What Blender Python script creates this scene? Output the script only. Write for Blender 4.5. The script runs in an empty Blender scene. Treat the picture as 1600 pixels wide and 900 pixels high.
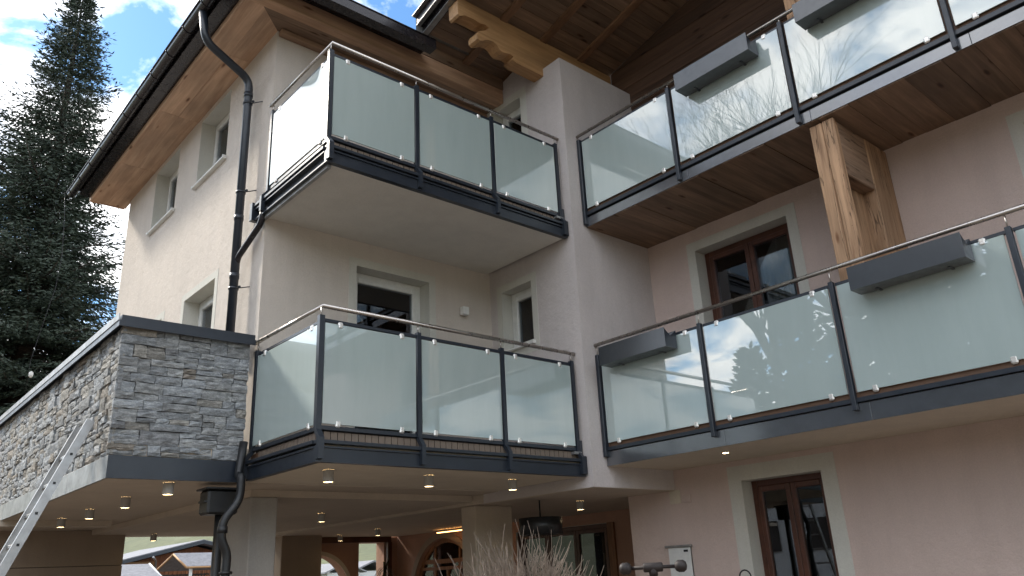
import bpy, bmesh, math, random
import numpy as np
from mathutils import Vector, Matrix
R = math.radians
sc = bpy.context.scene
C = sc.collection

# ------------------------------------------------------------------ camera, sky, sun, exposure
def cam_axes(a, p, r):
    f = np.array([math.cos(p)*math.cos(a), math.cos(p)*math.sin(a), math.sin(p)])
    rt = np.cross(f, [0, 0, 1]); rt /= np.linalg.norm(rt); up = np.cross(rt, f)
    return rt*math.cos(r)+up*math.sin(r), up*math.cos(r)-rt*math.sin(r), f
rt, up, fw = cam_axes(R(48.12955603), R(19.92733183), R(-2.92495087))
cd = bpy.data.cameras.new('camera'); cam = bpy.data.objects.new('camera', cd); C.objects.link(cam)
cd.sensor_width = 36; cd.lens = 1230.21*36/1600; cd.clip_start = .05; cd.clip_end = 4000
cam.matrix_world = Matrix(((rt[0], up[0], -fw[0], 0), (rt[1], up[1], -fw[1], 0), (rt[2], up[2], -fw[2], 1.6), (0, 0, 0, 1)))
sc.camera = cam

SUN_AZ, SUN_EL = 113, 37          # azimuth counter-clockwise from +X
w = bpy.data.worlds.new('World'); sc.world = w; w.use_nodes = True
nt = w.node_tree; N = nt.nodes; L = nt.links; N.clear()
out = N.new('ShaderNodeOutputWorld'); bg = N.new('ShaderNodeBackground'); bg.inputs[1].default_value = .1
sky = N.new('ShaderNodeTexSky'); sky.sky_type = 'NISHITA'; sky.sun_disc = False
sky.sun_elevation = R(SUN_EL); sky.sun_rotation = R(90-SUN_AZ); sky.air_density = 1.0; sky.dust_density = .6
tc = N.new('ShaderNodeTexCoord'); sp = N.new('ShaderNodeSeparateXYZ'); L.new(tc.outputs['Generated'], sp.inputs[0])
def wm(op, a, b=None):
    n = N.new('ShaderNodeMath'); n.operation = op
    for i, v in enumerate((a, b)):
        if v is None: continue
        if isinstance(v, (int, float)): n.inputs[i].default_value = v
        else: L.new(v, n.inputs[i])
    return n.outputs[0]
zz = wm('ADD', wm('MAXIMUM', sp.outputs[2], 0.0), .22)
cb = N.new('ShaderNodeCombineXYZ')
L.new(wm('DIVIDE', sp.outputs[0], zz), cb.inputs[0]); L.new(wm('DIVIDE', sp.outputs[1], zz), cb.inputs[1])
n1 = N.new('ShaderNodeTexNoise'); n1.inputs['Scale'].default_value = 4.2; n1.inputs['Detail'].default_value = 9
n1.inputs['Roughness'].default_value = .56; n1.inputs['Distortion'].default_value = .25
mp = N.new('ShaderNodeMapping'); mp.inputs['Location'].default_value = (3.1, 1.7, 0); L.new(cb.outputs[0], mp.inputs[0]); L.new(mp.outputs[0], n1.inputs['Vector'])
rp = N.new('ShaderNodeValToRGB'); rp.color_ramp.elements[0].position = .42; rp.color_ramp.elements[1].position = .54
L.new(n1.outputs[0], rp.inputs[0])
n2 = N.new('ShaderNodeTexNoise'); n2.inputs['Scale'].default_value = 2.6; n2.inputs['Detail'].default_value = 7
L.new(mp.outputs[0], n2.inputs['Vector'])
cr = N.new('ShaderNodeValToRGB'); cr.color_ramp.elements[0].position = .3; cr.color_ramp.elements[1].position = .65
cr.color_ramp.elements[0].color = (6.9, 7.5, 8.5, 1); cr.color_ramp.elements[1].color = (11.9, 11.6, 11.2, 1)
L.new(n2.outputs[0], cr.inputs[0])
sb = N.new('ShaderNodeMix'); sb.data_type = 'RGBA'; sb.blend_type = 'MULTIPLY'; sb.inputs[0].default_value = 1
L.new(sky.outputs[0], sb.inputs[6]); sb.inputs[7].default_value = (.50, .74, .90, 1)
mx = N.new('ShaderNodeMix'); mx.data_type = 'RGBA'
L.new(rp.outputs[0], mx.inputs[0]); L.new(sb.outputs[2], mx.inputs[6]); L.new(cr.outputs[0], mx.inputs[7])
L.new(mx.outputs[2], bg.inputs[0]); L.new(bg.outputs[0], out.inputs[0])

sl = bpy.data.lights.new('sun', 'SUN'); sl.energy = 1.5; sl.angle = R(6); sl.color = (1, .92, .8)
so = bpy.data.objects.new('sun', sl); C.objects.link(so)
sd = Vector((math.cos(R(SUN_EL))*math.cos(R(SUN_AZ)), math.cos(R(SUN_EL))*math.sin(R(SUN_AZ)), math.sin(R(SUN_EL))))
so.rotation_euler = sd.to_track_quat('Z', 'Y').to_euler(); so.location = sd*60
sc.view_settings.view_transform = 'Standard'; sc.view_settings.look = 'None'
sc.view_settings.exposure = 1.5; sc.view_settings.gamma = 1
sc.render.engine = 'CYCLES'

# ------------------------------------------------------------------ materials
class NB:
    def __init__(s, name):
        s.m = bpy.data.materials.new(name); s.m.use_nodes = True; s.t = s.m.node_tree; s.n = s.t.nodes
        s.b = s.n['Principled BSDF']; s.o = s.n['Material Output']
    def new(s, ty, **k):
        n = s.n.new(ty)
        for a, v in k.items():
            if a in n.inputs.keys(): n.inputs[a].default_value = v
            else: setattr(n, a, v)
        return n
    def link(s, a, b): s.t.links.new(a, b)
    def coords(s, scale=(1, 1, 1), rand=0):
        t = s.new('ShaderNodeTexCoord'); m = s.new('ShaderNodeMapping'); m.inputs['Scale'].default_value = scale
        if rand:
            oi = s.new('ShaderNodeObjectInfo'); va = s.new('ShaderNodeVectorMath', operation='SCALE')
            cx = s.new('ShaderNodeCombineXYZ'); s.link(oi.outputs['Random'], cx.inputs[0]); s.link(oi.outputs['Random'], cx.inputs[1]); s.link(oi.outputs['Random'], cx.inputs[2])
            s.link(cx.outputs[0], va.inputs[0]); va.inputs['Scale'].default_value = rand
            ad = s.new('ShaderNodeVectorMath', operation='ADD'); s.link(t.outputs['Object'], ad.inputs[0]); s.link(va.outputs[0], ad.inputs[1])
            s.link(ad.outputs[0], m.inputs[0])
        else: s.link(t.outputs['Object'], m.inputs[0])
        return m.outputs[0]
    def noise(s, vec, scale, detail=4, rough=.5, dist=0):
        n = s.new('ShaderNodeTexNoise'); n.inputs['Scale'].default_value = scale; n.inputs['Detail'].default_value = detail
        n.inputs['Roughness'].default_value = rough; n.inputs['Distortion'].default_value = dist; s.link(vec, n.inputs['Vector']); return n.outputs[0]
    def ramp(s, f, stops):
        r = s.new('ShaderNodeValToRGB'); e = r.color_ramp.elements
        while len(e) < len(stops): e.new(.5)
        for i, (p, c) in enumerate(stops): e[i].position = p; e[i].color = (*c, 1) if len(c) == 3 else c
        s.link(f, r.inputs[0]); return r.outputs[0]
    def mul(s, a, b, fac=1):
        m = s.new('ShaderNodeMix', data_type='RGBA', blend_type='MULTIPLY'); m.inputs[0].default_value = fac
        s.link(a, m.inputs[6]); s.link(b, m.inputs[7]); return m.outputs[2]
    def bump(s, h, dist, strength=1, prev=None):
        b = s.new('ShaderNodeBump'); b.inputs['Distance'].default_value = dist; b.inputs['Strength'].default_value = strength
        s.link(h, b.inputs['Height'])
        if prev: s.link(prev, b.inputs['Normal'])
        return b.outputs[0]
    def set(s, **k):
        for a, v in k.items():
            s.b.inputs[a.replace('_', ' ')].default_value = v
        return s

def g(v): return (v, v, v)
def plaster(name, col, rough=.9, var=.05, grain=1):
    b = NB(name); v = b.coords()
    big = b.ramp(b.noise(v, .9, 6, .6), [(.3, tuple(c*(1-var) for c in col)), (.7, tuple(min(1, c*(1+var)) for c in col))])
    vv = b.coords((3.5, 3.5, .5)); st = b.ramp(b.noise(vv, 1.3, 7, .65), [(.32, g(.93)), (.6, g(1))])
    sm = b.ramp(b.noise(v, 70, 4, .75), [(.3, g(.86)), (.7, g(1))])
    b.link(b.mul(b.mul(big, sm), st), b.b.inputs['Base Color']); b.set(Roughness=rough)
    n = b.bump(b.noise(v, 9, 6, .65), .02*grain, .7); n = b.bump(b.noise(v, 130, 2, .6), .0035*grain, .9, n)
    b.link(n, b.b.inputs['Normal']); return b.m
def painted(name, col, rough=.35, metal=0, var=.12, bump=.0006, coat=0, crough=.3, cior=1.9):
    b = NB(name); v = b.coords()
    f = b.noise(v, 6, 8, .65)
    b.link(b.ramp(f, [(.3, tuple(c*(1-var) for c in col)), (.7, tuple(min(1, c*(1+var)) for c in col))]), b.b.inputs['Base Color'])
    b.link(b.ramp(b.noise(v, 14, 6, .6), [(.3, g(rough*.8)), (.7, g(min(1, rough*1.3)))]), b.b.inputs['Roughness'])
    b.set(Metallic=metal, Coat_Weight=coat, Coat_Roughness=crough, Coat_IOR=cior)
    b.link(b.bump(b.noise(v, 5, 3), bump*8, .5), b.b.inputs['Normal']); return b.m
def wood(name, dark, light, axis='X', rough=.65, grain=1.0, crack=0, knots=1, spread=.35):
    b = NB(name)
    s = {'X': (.7, 14, 14), 'Y': (14, .7, 14), 'Z': (14, 14, .7)}[axis]
    v = b.coords(s, 37); k = {'X': (1.0, 3.4, 3.4), 'Y': (3.4, 1.0, 3.4), 'Z': (3.4, 3.4, 1.0)}[axis]
    vk = b.coords(k, 37)
    f = b.noise(v, 1.6*grain, 8, .62, .6)
    col = b.ramp(f, [(.28, dark), (.52, tuple((a+c)/2 for a, c in zip(dark, light))), (.72, light)])
    big = b.ramp(b.noise(vk, .9, 4, .6), [(.3, g(.68)), (.65, g(1.1))]); col = b.mul(col, big)
    if knots:
        vo = b.new('ShaderNodeTexVoronoi'); vo.inputs['Scale'].default_value = 1.5; b.link(vk, vo.inputs['Vector'])
        col = b.mul(col, b.ramp(vo.outputs['Distance'], [(.045, (.25, .18, .13)), (.085, (.62, .5, .42)), (.13, g(1))]))
    oi = b.new('ShaderNodeObjectInfo')
    col = b.mul(col, b.ramp(oi.outputs['Random'], [(0, (1-spread, 1-spread*.97, 1-spread*.92)), (.5, (1-spread*.4, 1-spread*.45, 1-spread*.5)), (1, g(1))]))
    h = f
    nrm = b.bump(f, .004, .6)
    if crack:
        vc = b.coords({'X': (.5, 9, 9), 'Y': (9, .5, 9), 'Z': (9, 9, .5)}[axis], 11)
        c = b.noise(vc, 1.1, 5, .5, .3)
        cm = b.ramp(c, [(.493, g(1)), (.5, g(.25)), (.507, g(1))])
        col = b.mul(col, cm); nrm = b.bump(cm, .012, .8, nrm)
        col = b.mul(col, b.ramp(b.noise(b.coords(), 38, 2), [(.22, g(.4)), (.27, g(1))]))
    b.link(col, b.b.inputs['Base Color']); b.link(nrm, b.b.inputs['Normal']); b.set(Roughness=rough); return b.m
def stone(name, c1, c2):
    b = NB(name); v = b.coords((1, 1, 3.2)); vo = b.coords()
    f = b.noise(v, 9, 9, .68, .5)
    col = b.ramp(f, [(.28, tuple(x*.68 for x in c1)), (.45, c1), (.62, c2), (.78, tuple(min(1, x*1.2) for x in c2))])
    col = b.mul(col, b.ramp(b.noise(vo, 60, 4, .7), [(.3, g(.7)), (.65, g(1.08))]))
    oi = b.new('ShaderNodeObjectInfo'); col = b.mul(col, b.ramp(oi.outputs['Random'], [(0, g(.72)), (1, g(1.1))]))
    b.link(col, b.b.inputs['Base Color']); b.set(Roughness=.85)
    n = b.bump(b.noise(v, 16, 8, .7), .02, .9); n = b.bump(b.noise(vo, 110, 3, .6), .003, .8, n); b.link(n, b.b.inputs['Normal']); return b.m
def emis(name, col, st):
    b = NB(name); b.set(Base_Color=(*col, 1), Emission_Color=(*col, 1), Emission_Strength=st); return b.m

M = {}
M['plaster_cream'] = plaster('plaster_cream', (.66, .59, .52))
M['plaster_pink'] = plaster('plaster_pink', (.65, .515, .455))
M['plaster_shade_lilac'] = plaster('plaster_shade_lilac', (.62, .565, .54))  # lilac cast of the shade mixed into the fin's wall colour
M['plaster_soffit'] = plaster('plaster_soffit', (.68, .60, .48), grain=.5)
M['soffit_paint'] = plaster('soffit_paint', (.76, .74, .68), grain=.3, var=.04)
M['plaster_undercroft'] = plaster('plaster_undercroft', (.57, .485, .39), grain=.5)
M['plaster_orange'] = plaster('plaster_orange', (.46, .27, .19))
M['trim_white'] = plaster('trim_white', (.64, .625, .56), grain=.35, var=.03)
M['concrete'] = plaster('concrete', (.42, .40, .37), var=.14, grain=.7)
M['panel_beige'] = plaster('panel_beige', (.36, .28, .21), grain=.4)
M['anthracite'] = painted('anthracite', (.016, .022, .032), .36, coat=.10)
M['anthracite_plate'] = painted('anthracite_plate', (.045, .052, .062), .42, .1, .18, coat=1, crough=.16, cior=2.25)
M['steel_zinc'] = painted('steel_zinc', (.34, .34, .335), .45, .7, .3)
M['stainless'] = painted('stainless', (.50, .46, .42), .28, 1, .02, 0)
M['clip'] = painted('clip', (.82, .79, .74), .3, .6, .06)
M['gutter'] = painted('gutter', (.025, .022, .025), .24, .3, .15)
M['pvc_white'] = painted('pvc_white', (.74, .74, .71), .4)
M['black_plastic'] = painted('black_plastic', (.012, .013, .014), .4)
M['box_paint'] = painted('box_paint', (.022, .028, .036), .45, 0, .1, coat=.5, crough=.2, cior=2.0)
M['iron'] = painted('iron', (.022, .015, .013), .55, .1, .3)
M['frame_brown'] = painted('frame_brown', (.085, .032, .019), .35, 0, .35)
M['frame_oak'] = wood('frame_oak', (.22, .10, .045), (.42, .21, .10), 'Z', knots=0)
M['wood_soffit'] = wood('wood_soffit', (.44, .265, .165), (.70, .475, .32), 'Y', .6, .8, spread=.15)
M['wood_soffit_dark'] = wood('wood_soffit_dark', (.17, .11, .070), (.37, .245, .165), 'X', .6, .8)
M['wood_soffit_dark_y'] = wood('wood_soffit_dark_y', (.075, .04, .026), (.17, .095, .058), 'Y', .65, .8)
M['wood_beam'] = wood('wood_beam', (.38, .23, .14), (.66, .43, .28), 'X', .6, .8)
M['wood_rafter'] = wood('wood_rafter', (.16, .085, .045), (.30, .17, .095), 'Y', .6, .8)
M['wood_yellow'] = wood('wood_yellow', (.33, .175, .075), (.52, .31, .14), 'X', .6, .8, knots=0, spread=.05)
M['wood_old'] = wood('wood_old', (.29, .165, .09), (.66, .42, .25), 'Z', .8, 1.0, 1, 1, .12)
M['wood_old_x'] = wood('wood_old_x', (.24, .15, .095), (.50, .34, .23), 'X', .8, 1.0, 1, 1, .2)
M['barn_wood'] = wood('barn_wood', (.17, .06, .025), (.40, .15, .055), 'Z', .8, 1, knots=0)
M['stone_a'] = stone('stone_grey', (.28, .29, .29), (.49, .50, .495))
M['stone_b'] = stone('stone_blue_grey', (.25, .265, .275), (.44, .46, .47))
M['stone_c'] = stone('stone_dark', (.21, .215, .22), (.38, .39, .395))
M['stone_d'] = stone('stone_light', (.29, .31, .325), (.48, .50, .51))
M['stone_e'] = stone('stone_rust', (.24, .215, .18), (.42, .375, .32))
M['stone_f'] = stone('stone_warm', (.26, .25, .225), (.46, .44, .40))
M['mortar'] = plaster('mortar', (.05, .048, .045))
M['curtain'] = NB('curtain').set(Base_Color=(.55, .52, .47, 1), Roughness=.9).m
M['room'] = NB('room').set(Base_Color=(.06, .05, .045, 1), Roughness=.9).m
M['slat'] = painted('slat', (.20, .155, .12), .7)
M['deck_edge'] = painted('deck_edge', (.13, .07, .04), .6)
M['aluminium'] = painted('aluminium', (.42, .42, .42), .38, .75, .22)
M['roof_tile'] = painted('roof_tile', (.20, .20, .215), .7, 0, .25, .003)
M['white_wall'] = plaster('white_wall', (.72, .72, .72))
M['lamp_glow'] = emis('lamp_glow', (1, .76, .42), 14)
M['strip_glow'] = emis('strip_glow', (1, .5, .16), 3.0)
M['bark'] = stone('bark', (.05, .035, .025), (.13, .095, .07))
M['twig'] = painted('twig', (.045, .04, .036), .8)
M['shrub_twig'] = painted('shrub_twig', (.20, .155, .12), .85, 0, .35)
M['plant'] = painted('plant', (.05, .045, .02), .7)

b = NB('frosted_glass'); v = b.coords()
gc = b.mul(b.ramp(b.noise(v, 1.2, 3), [(.3, (.47, .56, .54)), (.7, (.49, .585, .565))]), b.ramp(b.noise(b.coords((5, 5, .7)), 1.6, 6, .7), [(.3, (.93, .94, .94)), (.6, g(1))]))
b.link(gc, b.b.inputs['Base Color'])
b.set(Roughness=.38, Coat_Weight=1, Coat_Roughness=.006, Coat_IOR=2.5)
b.b.inputs['Specular IOR Level'].default_value = .6
tr = b.new('ShaderNodeBsdfTranslucent'); tr.inputs[0].default_value = (.5, .66, .62, 1)
ms = b.new('ShaderNodeMixShader'); ms.inputs[0].default_value = .10
b.link(b.b.outputs[0], ms.inputs[1]); b.link(tr.outputs[0], ms.inputs[2]); b.link(ms.outputs[0], b.o.inputs[0])
M['frosted_glass'] = b.m
b = NB('window_pane'); gl = b.new('ShaderNodeBsdfGlossy'); gl.inputs['Roughness'].default_value = .01; gl.inputs[0].default_value = (.92, .95, 1, 1)
tp = b.new('ShaderNodeBsdfTransparent'); tp.inputs[0].default_value = (.55, .58, .58, 1)
fr = b.new('ShaderNodeFresnel'); fr.inputs[0].default_value = 1.75
ms = b.new('ShaderNodeMixShader'); b.link(fr.outputs[0], ms.inputs[0]); b.link(tp.outputs[0], ms.inputs[1]); b.link(gl.outputs[0], ms.inputs[2]); b.link(ms.outputs[0], b.o.inputs[0])
M['pane'] = b.m
def leaf(name, c1, c2):
    b = NB(name); v = b.coords()
    b.link(b.ramp(b.noise(v, 2.2, 6, .7), [(.3, c1), (.7, c2)]), b.b.inputs['Base Color']); b.set(Roughness=.7); return b.m
M['needles'] = leaf('needles', (.018, .030, .021), (.055, .082, .052))
def ground(name, c1, c2, sc_, bmp=.01):
    b = NB(name); v = b.coords()
    c = b.ramp(b.noise(v, sc_, 8, .65), [(.3, c1), (.7, c2)]); b.link(b.mul(c, b.ramp(b.noise(v, sc_*30, 3), [(.3, g(.75)), (.7, g(1.1))])), b.b.inputs['Base Color'])
    b.link(b.bump(b.noise(v, sc_*25, 4), bmp), b.b.inputs['Normal']); b.set(Roughness=.9); return b.m
M['paving'] = ground('paving', (.125, .100, .078), (.19, .155, .125), .6)
M['meadow'] = ground('meadow', (.075, .09, .036), (.14, .145, .062), .02, .1)

# ------------------------------------------------------------------ builders
class MB:
    def __init__(s): s.v = []; s.f = []; s.mi = []; s.sm = []
    def quad(s, *p, mi=0, sm=False):
        i = len(s.v); s.v += [tuple(q) for q in p]; s.f.append(tuple(range(i, i+len(p)))); s.mi.append(mi); s.sm.append(sm); return s
    def box(s, x0, x1, y0, y1, z0, z1, mi=0, bv=0):
        if x0 > x1: x0, x1 = x1, x0
        if y0 > y1: y0, y1 = y1, y0
        if z0 > z1: z0, z1 = z1, z0
        if bv:
            m = bmesh.new(); bmesh.ops.create_cube(m, size=1)
            for q in m.verts: q.co = ((x0+x1)/2+q.co.x*(x1-x0), (y0+y1)/2+q.co.y*(y1-y0), (z0+z1)/2+q.co.z*(z1-z0))
            bmesh.ops.bevel(m, geom=m.edges[:], offset=bv, segments=1, affect='EDGES')
            i = len(s.v); m.verts.index_update(); s.v += [tuple(q.co) for q in m.verts]
            for f in m.faces: s.f.append(tuple(i+q.index for q in f.verts)); s.mi.append(mi); s.sm.append(False)
            m.free(); return s
        i = len(s.v); s.v += [(x0, y0, z0), (x1, y0, z0), (x1, y1, z0), (x0, y1, z0), (x0, y0, z1), (x1, y0, z1), (x1, y1, z1), (x0, y1, z1)]
        for f in ((0, 3, 2, 1), (4, 5, 6, 7), (0, 1, 5, 4), (1, 2, 6, 5), (2, 3, 7, 6), (3, 0, 4, 7)):
            s.f.append(tuple(i+k for k in f)); s.mi.append(mi); s.sm.append(False)
        return s
    def pbox(s, ax, u0, u1, c0, c1, z0, z1, **k):
        """box on a wall: ax 'X' = wall of constant x (u runs along y), 'Y' = wall of constant y"""
        return s.box(c0, c1, u0, u1, z0, z1, **k) if ax == 'X' else s.box(u0, u1, c0, c1, z0, z1, **k)
    def tube(s, pts, r, n=10, mi=0, cap=True):
        pts = [Vector(p) for p in pts]; rs = r if isinstance(r, (list, tuple)) else [r]*len(pts)
        rings = []; prev = None
        for k, p in enumerate(pts):
            t = (pts[min(k+1, len(pts)-1)]-pts[max(k-1, 0)]).normalized()
            if prev is None:
                a = Vector((0, 0, 1)) if abs(t.z) < .9 else Vector((1, 0, 0)); u = t.cross(a).normalized()
            else: u = (prev-t*prev.dot(t)).normalized()
            prev = u; w_ = t.cross(u); i = len(s.v)
            s.v += [tuple(p+(u*math.cos(2*math.pi*j/n)+w_*math.sin(2*math.pi*j/n))*rs[k]) for j in range(n)]; rings.append(i)
        for a, b_ in zip(rings, rings[1:]):
            for j in range(n): s.f.append((a+j, a+(j+1) % n, b_+(j+1) % n, b_+j)); s.mi.append(mi); s.sm.append(True)
        if cap:
            s.f.append(tuple(rings[0]+j for j in reversed(range(n)))); s.mi.append(mi); s.sm.append(False)
            s.f.append(tuple(rings[-1]+j for j in range(n))); s.mi.append(mi); s.sm.append(False)
        return s
    def prism(s, poly, ax, c0, c1, mi=0):
        """polygon of (u,z) extruded along ax from c0 to c1"""
        P = (lambda u, z, c: (c, u, z)) if ax == 'X' else (lambda u, z, c: (u, c, z))
        n = len(poly); i = len(s.v); s.v += [P(u, z, c0) for u, z in poly]+[P(u, z, c1) for u, z in poly]
        s.f += [tuple(i+k for k in range(n)), tuple(i+n+k for k in reversed(range(n)))]; s.mi += [mi]*2; s.sm += [False]*2
        for k in range(n): s.f.append((i+k, i+n+k, i+n+(k+1) % n, i+(k+1) % n)); s.mi.append(mi); s.sm.append(False)
        return s
    def build(s, name, mats, parent=None, kind=None, fix=True):
        me = bpy.data.meshes.new(name); o = bpy.data.objects.new(name, me); C.objects.link(o)
        off = Vector((0, 0, 0))
        if parent is not None:
            o.parent = parent; off = ORG[parent.name]
        ORG[o.name] = off.copy()
        me.from_pydata([(a-off.x, b_-off.y, c-off.z) for a, b_, c in s.v], [], s.f)
        for m in (mats if isinstance(mats, (list, tuple)) else [mats]): me.materials.append(M[m] if isinstance(m, str) else m)
        me.polygons.foreach_set('material_index', s.mi); me.polygons.foreach_set('use_smooth', s.sm); me.update()
        if fix:
            q = bmesh.new(); q.from_mesh(me); bmesh.ops.recalc_face_normals(q, faces=q.faces); q.to_mesh(me); q.free()
        if kind: o['kind'] = kind
        return o
ORG = {}
def thing(name, label, cat, loc, group=None):
    o = bpy.data.objects.new(name, None); C.objects.link(o); o.location = loc; o.empty_display_size = .2
    ORG[o.name] = Vector(loc); o['label'] = label; o['category'] = cat
    if group: o['group'] = group
    return o
def tag(o, label, cat, group=None):
    o['label'] = label; o['category'] = cat
    if group: o['group'] = group
    return o
def copy_thing(o, loc, label):
    c = o.copy(); C.objects.link(c); c.location = loc; c['label'] = label; ORG[c.name] = Vector(loc)
    for ch in o.children:
        d = ch.copy(); C.objects.link(d); d.parent = c
        for gr in ch.children:
            e = gr.copy(); C.objects.link(e); e.parent = d
    return c

def wall(name, mat, parent, ax, c, u0, u1, z0, z1, holes=(), depth=.3, arches=()):
    """plastered wall whose visible face is at c, solid towards +c, with real openings"""
    m = MB(); P = (lambda u, z, k: (k, u, z)) if ax == 'X' else (lambda u, z, k: (u, k, z))
    hs = list(holes)+[a for a in arches]
    us = sorted({u0, u1, *[h[0] for h in hs], *[h[1] for h in hs]}); zs = sorted({z0, z1, *[h[2] for h in hs], *[h[3] for h in hs]})
    us = [u for u in us if u0 <= u <= u1]; zs = [z for z in zs if z0 <= z <= z1]
    for a, b_ in zip(us, us[1:]):
        for p, q in zip(zs, zs[1:]):
            if any(h[0]-1e-6 <= a and b_ <= h[1]+1e-6 and h[2]-1e-6 <= p and q <= h[3]+1e-6 for h in hs): continue
            m.quad(P(a, p, c), P(b_, p, c), P(b_, q, c), P(a, q, c)); m.quad(P(a, p, c+depth), P(b_, p, c+depth), P(b_, q, c+depth), P(a, q, c+depth))
    for a, b_, p, q in [(u0, u1, z0, z1)]+[h[:4] for h in hs]:
        isarch = (a, b_, p, q) in [h[:4] for h in arches]
        m.quad(P(a, p, c), P(a, p, c+depth), P(a, q, c+depth), P(a, q, c)); m.quad(P(b_, p, c), P(b_, p, c+depth), P(b_, q, c+depth), P(b_, q, c))
        m.quad(P(a, p, c), P(b_, p, c), P(b_, p, c+depth), P(a, p, c+depth))
        if not isarch: m.quad(P(a, q, c), P(b_, q, c), P(b_, q, c+depth), P(a, q, c+depth))
    for a, b_, p, q in arches:           # round the head of the opening: spring at q-(b-a)/2
        r = (b_-a)/2; cu = (a+b_)/2; n = 22
        pt = [(cu-r*math.cos(math.pi*k/n), q-r+r*math.sin(math.pi*k/n)) for k in range(n+1)]
        for (ua, za), (ub, zb) in zip(pt, pt[1:]):
            for k in (c, c+depth): m.quad(P(ua, za, k), P(ub, zb, k), P(ub, q, k), P(ua, q, k))
            m.quad(P(ua, za, c), P(ub, zb, c), P(ub, zb, c+depth), P(ua, za, c+depth))
    return m.build(name, mat, parent, fix=False)

def ring(m, ax, u0, u1, z0, z1, c0, c1, wd, bottom=True, **k):
    m.pbox(ax, u0, u0+wd, c0, c1, z0, z1, **k); m.pbox(ax, u1-wd, u1, c0, c1, z0, z1, **k)
    m.pbox(ax, u0+wd, u1-wd, c0, c1, z1-wd, z1, **k)
    if bottom: m.pbox(ax, u0+wd, u1-wd, c0, c1, z0, z0+wd, **k)
    return m
def opening(parent, ax, c, u0, u1, z0, z1, frame, rec=.22, leaves=1, trim=.11, sill=False, curtain=True, name='window', fw_=.07, trim_bottom=True, trimmat='trim_white', cut=None):
    """a window or door: frame (the part), sashes, panes, trim, sill, curtain, dark room behind"""
    f = c+rec
    win = ring(MB(), ax, u0+.002, u1-.002, z0+.002, z1-.002, f, f+.07, fw_, bv=.006).build(name, frame, parent)
    n = leaves; W = (u1-u0-2*fw_)/n; s_ = fw_*.85
    for i in range(n):
        a = u0+fw_+i*W; b_ = a+W
        ring(MB(), ax, a+.003, b_-.003, z0+fw_+.003, z1-fw_-.003, f-.018, f+.045, s_, bv=.006).build('sash', frame, win)
        MB().pbox(ax, a+s_-.005, b_-s_+.005, f+.012, f+.02, z0+fw_+s_-.005, z1-fw_-s_+.005).build('pane', 'pane', win)
    if trim:
        t = MB(); o_ = .004
        t.pbox(ax, u0-trim, u0, c-o_, c+.05, z0-(trim if trim_bottom else 0), z1+trim if cut is None else min(cut, z1+trim))
        t.pbox(ax, u1, u1+trim, c-o_, c+.05, z0-(trim if trim_bottom else 0), z1+trim if cut is None else min(cut, z1+trim))
        t.pbox(ax, u0, u1, c-o_, c+.05, z1, z1+trim if cut is None else min(cut, z1+trim))
        if trim_bottom: t.pbox(ax, u0, u1, c-o_, c+.05, z0-trim, z0)
        # white painted reveal lining
        t.pbox(ax, u0, u0+.004, c-.004, f, z0, z1); t.pbox(ax, u1-.004, u1, c-.004, f, z0, z1); t.pbox(ax, u0+.004, u1-.004, c-.004, f, z1-.004, z1)
        t.build('trim', trimmat, win)
    if not trim:
        MB().pbox(ax, u0, u0+.004, c+.001, f, z0, z1).pbox(ax, u1-.004, u1, c+.001, f, z0, z1).pbox(ax, u0+.004, u1-.004, c+.001, f, z1-.004, z1).build('reveal_lining', trimmat, win)
    if sill:
        MB().pbox(ax, u0-.03, u1+.03, c-.055, f, z0-.005, z0+.022, bv=.005).pbox(ax, u0-.03, u0-.012, c-.056, f-.1, z0+.022, z0+.04).pbox(ax, u1+.012, u1+.03, c-.056, f-.1, z0+.022, z0+.04).build('sill', 'pvc_white', win)
    if curtain:
        m = MB(); k = 60; P = (lambda u, z, q: (q, u, z)) if ax == 'X' else (lambda u, z, q: (u, q, z))
        rr = random.Random(int(u0*100)); ph = rr.random()*6
        for lo, hi in (((u0, u0+(u1-u0)*.46), (u1-(u1-u0)*.40, u1)) if leaves > 1 else ((u0+.02, u1-.02),)):
            pr = None
            for i in range(k+1):
                u = lo+(hi-lo)*i/k; q = f+.17+.02*math.sin(u*75+ph)+.012*math.sin(u*41)
                if pr: m.quad(P(pr[0], z0, pr[1]), P(u, z0, q), P(u, z1, q), P(pr[0], z1, pr[1]), sm=True)
                pr = (u, q)
        m.build('curtain', 'curtain', win, fix=False)
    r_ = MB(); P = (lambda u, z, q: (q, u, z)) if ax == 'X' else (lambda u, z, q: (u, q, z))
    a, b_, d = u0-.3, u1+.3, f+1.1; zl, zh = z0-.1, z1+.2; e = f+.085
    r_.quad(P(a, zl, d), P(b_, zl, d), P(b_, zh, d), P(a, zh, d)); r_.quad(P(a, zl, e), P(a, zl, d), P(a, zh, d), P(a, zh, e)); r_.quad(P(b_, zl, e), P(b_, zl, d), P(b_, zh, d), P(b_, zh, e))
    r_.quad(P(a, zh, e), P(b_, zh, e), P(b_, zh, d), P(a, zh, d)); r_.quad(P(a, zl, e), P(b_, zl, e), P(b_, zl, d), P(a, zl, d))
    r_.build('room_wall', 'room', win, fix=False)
    return win

exec_parts = []
rnd = random.Random(5)
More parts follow.
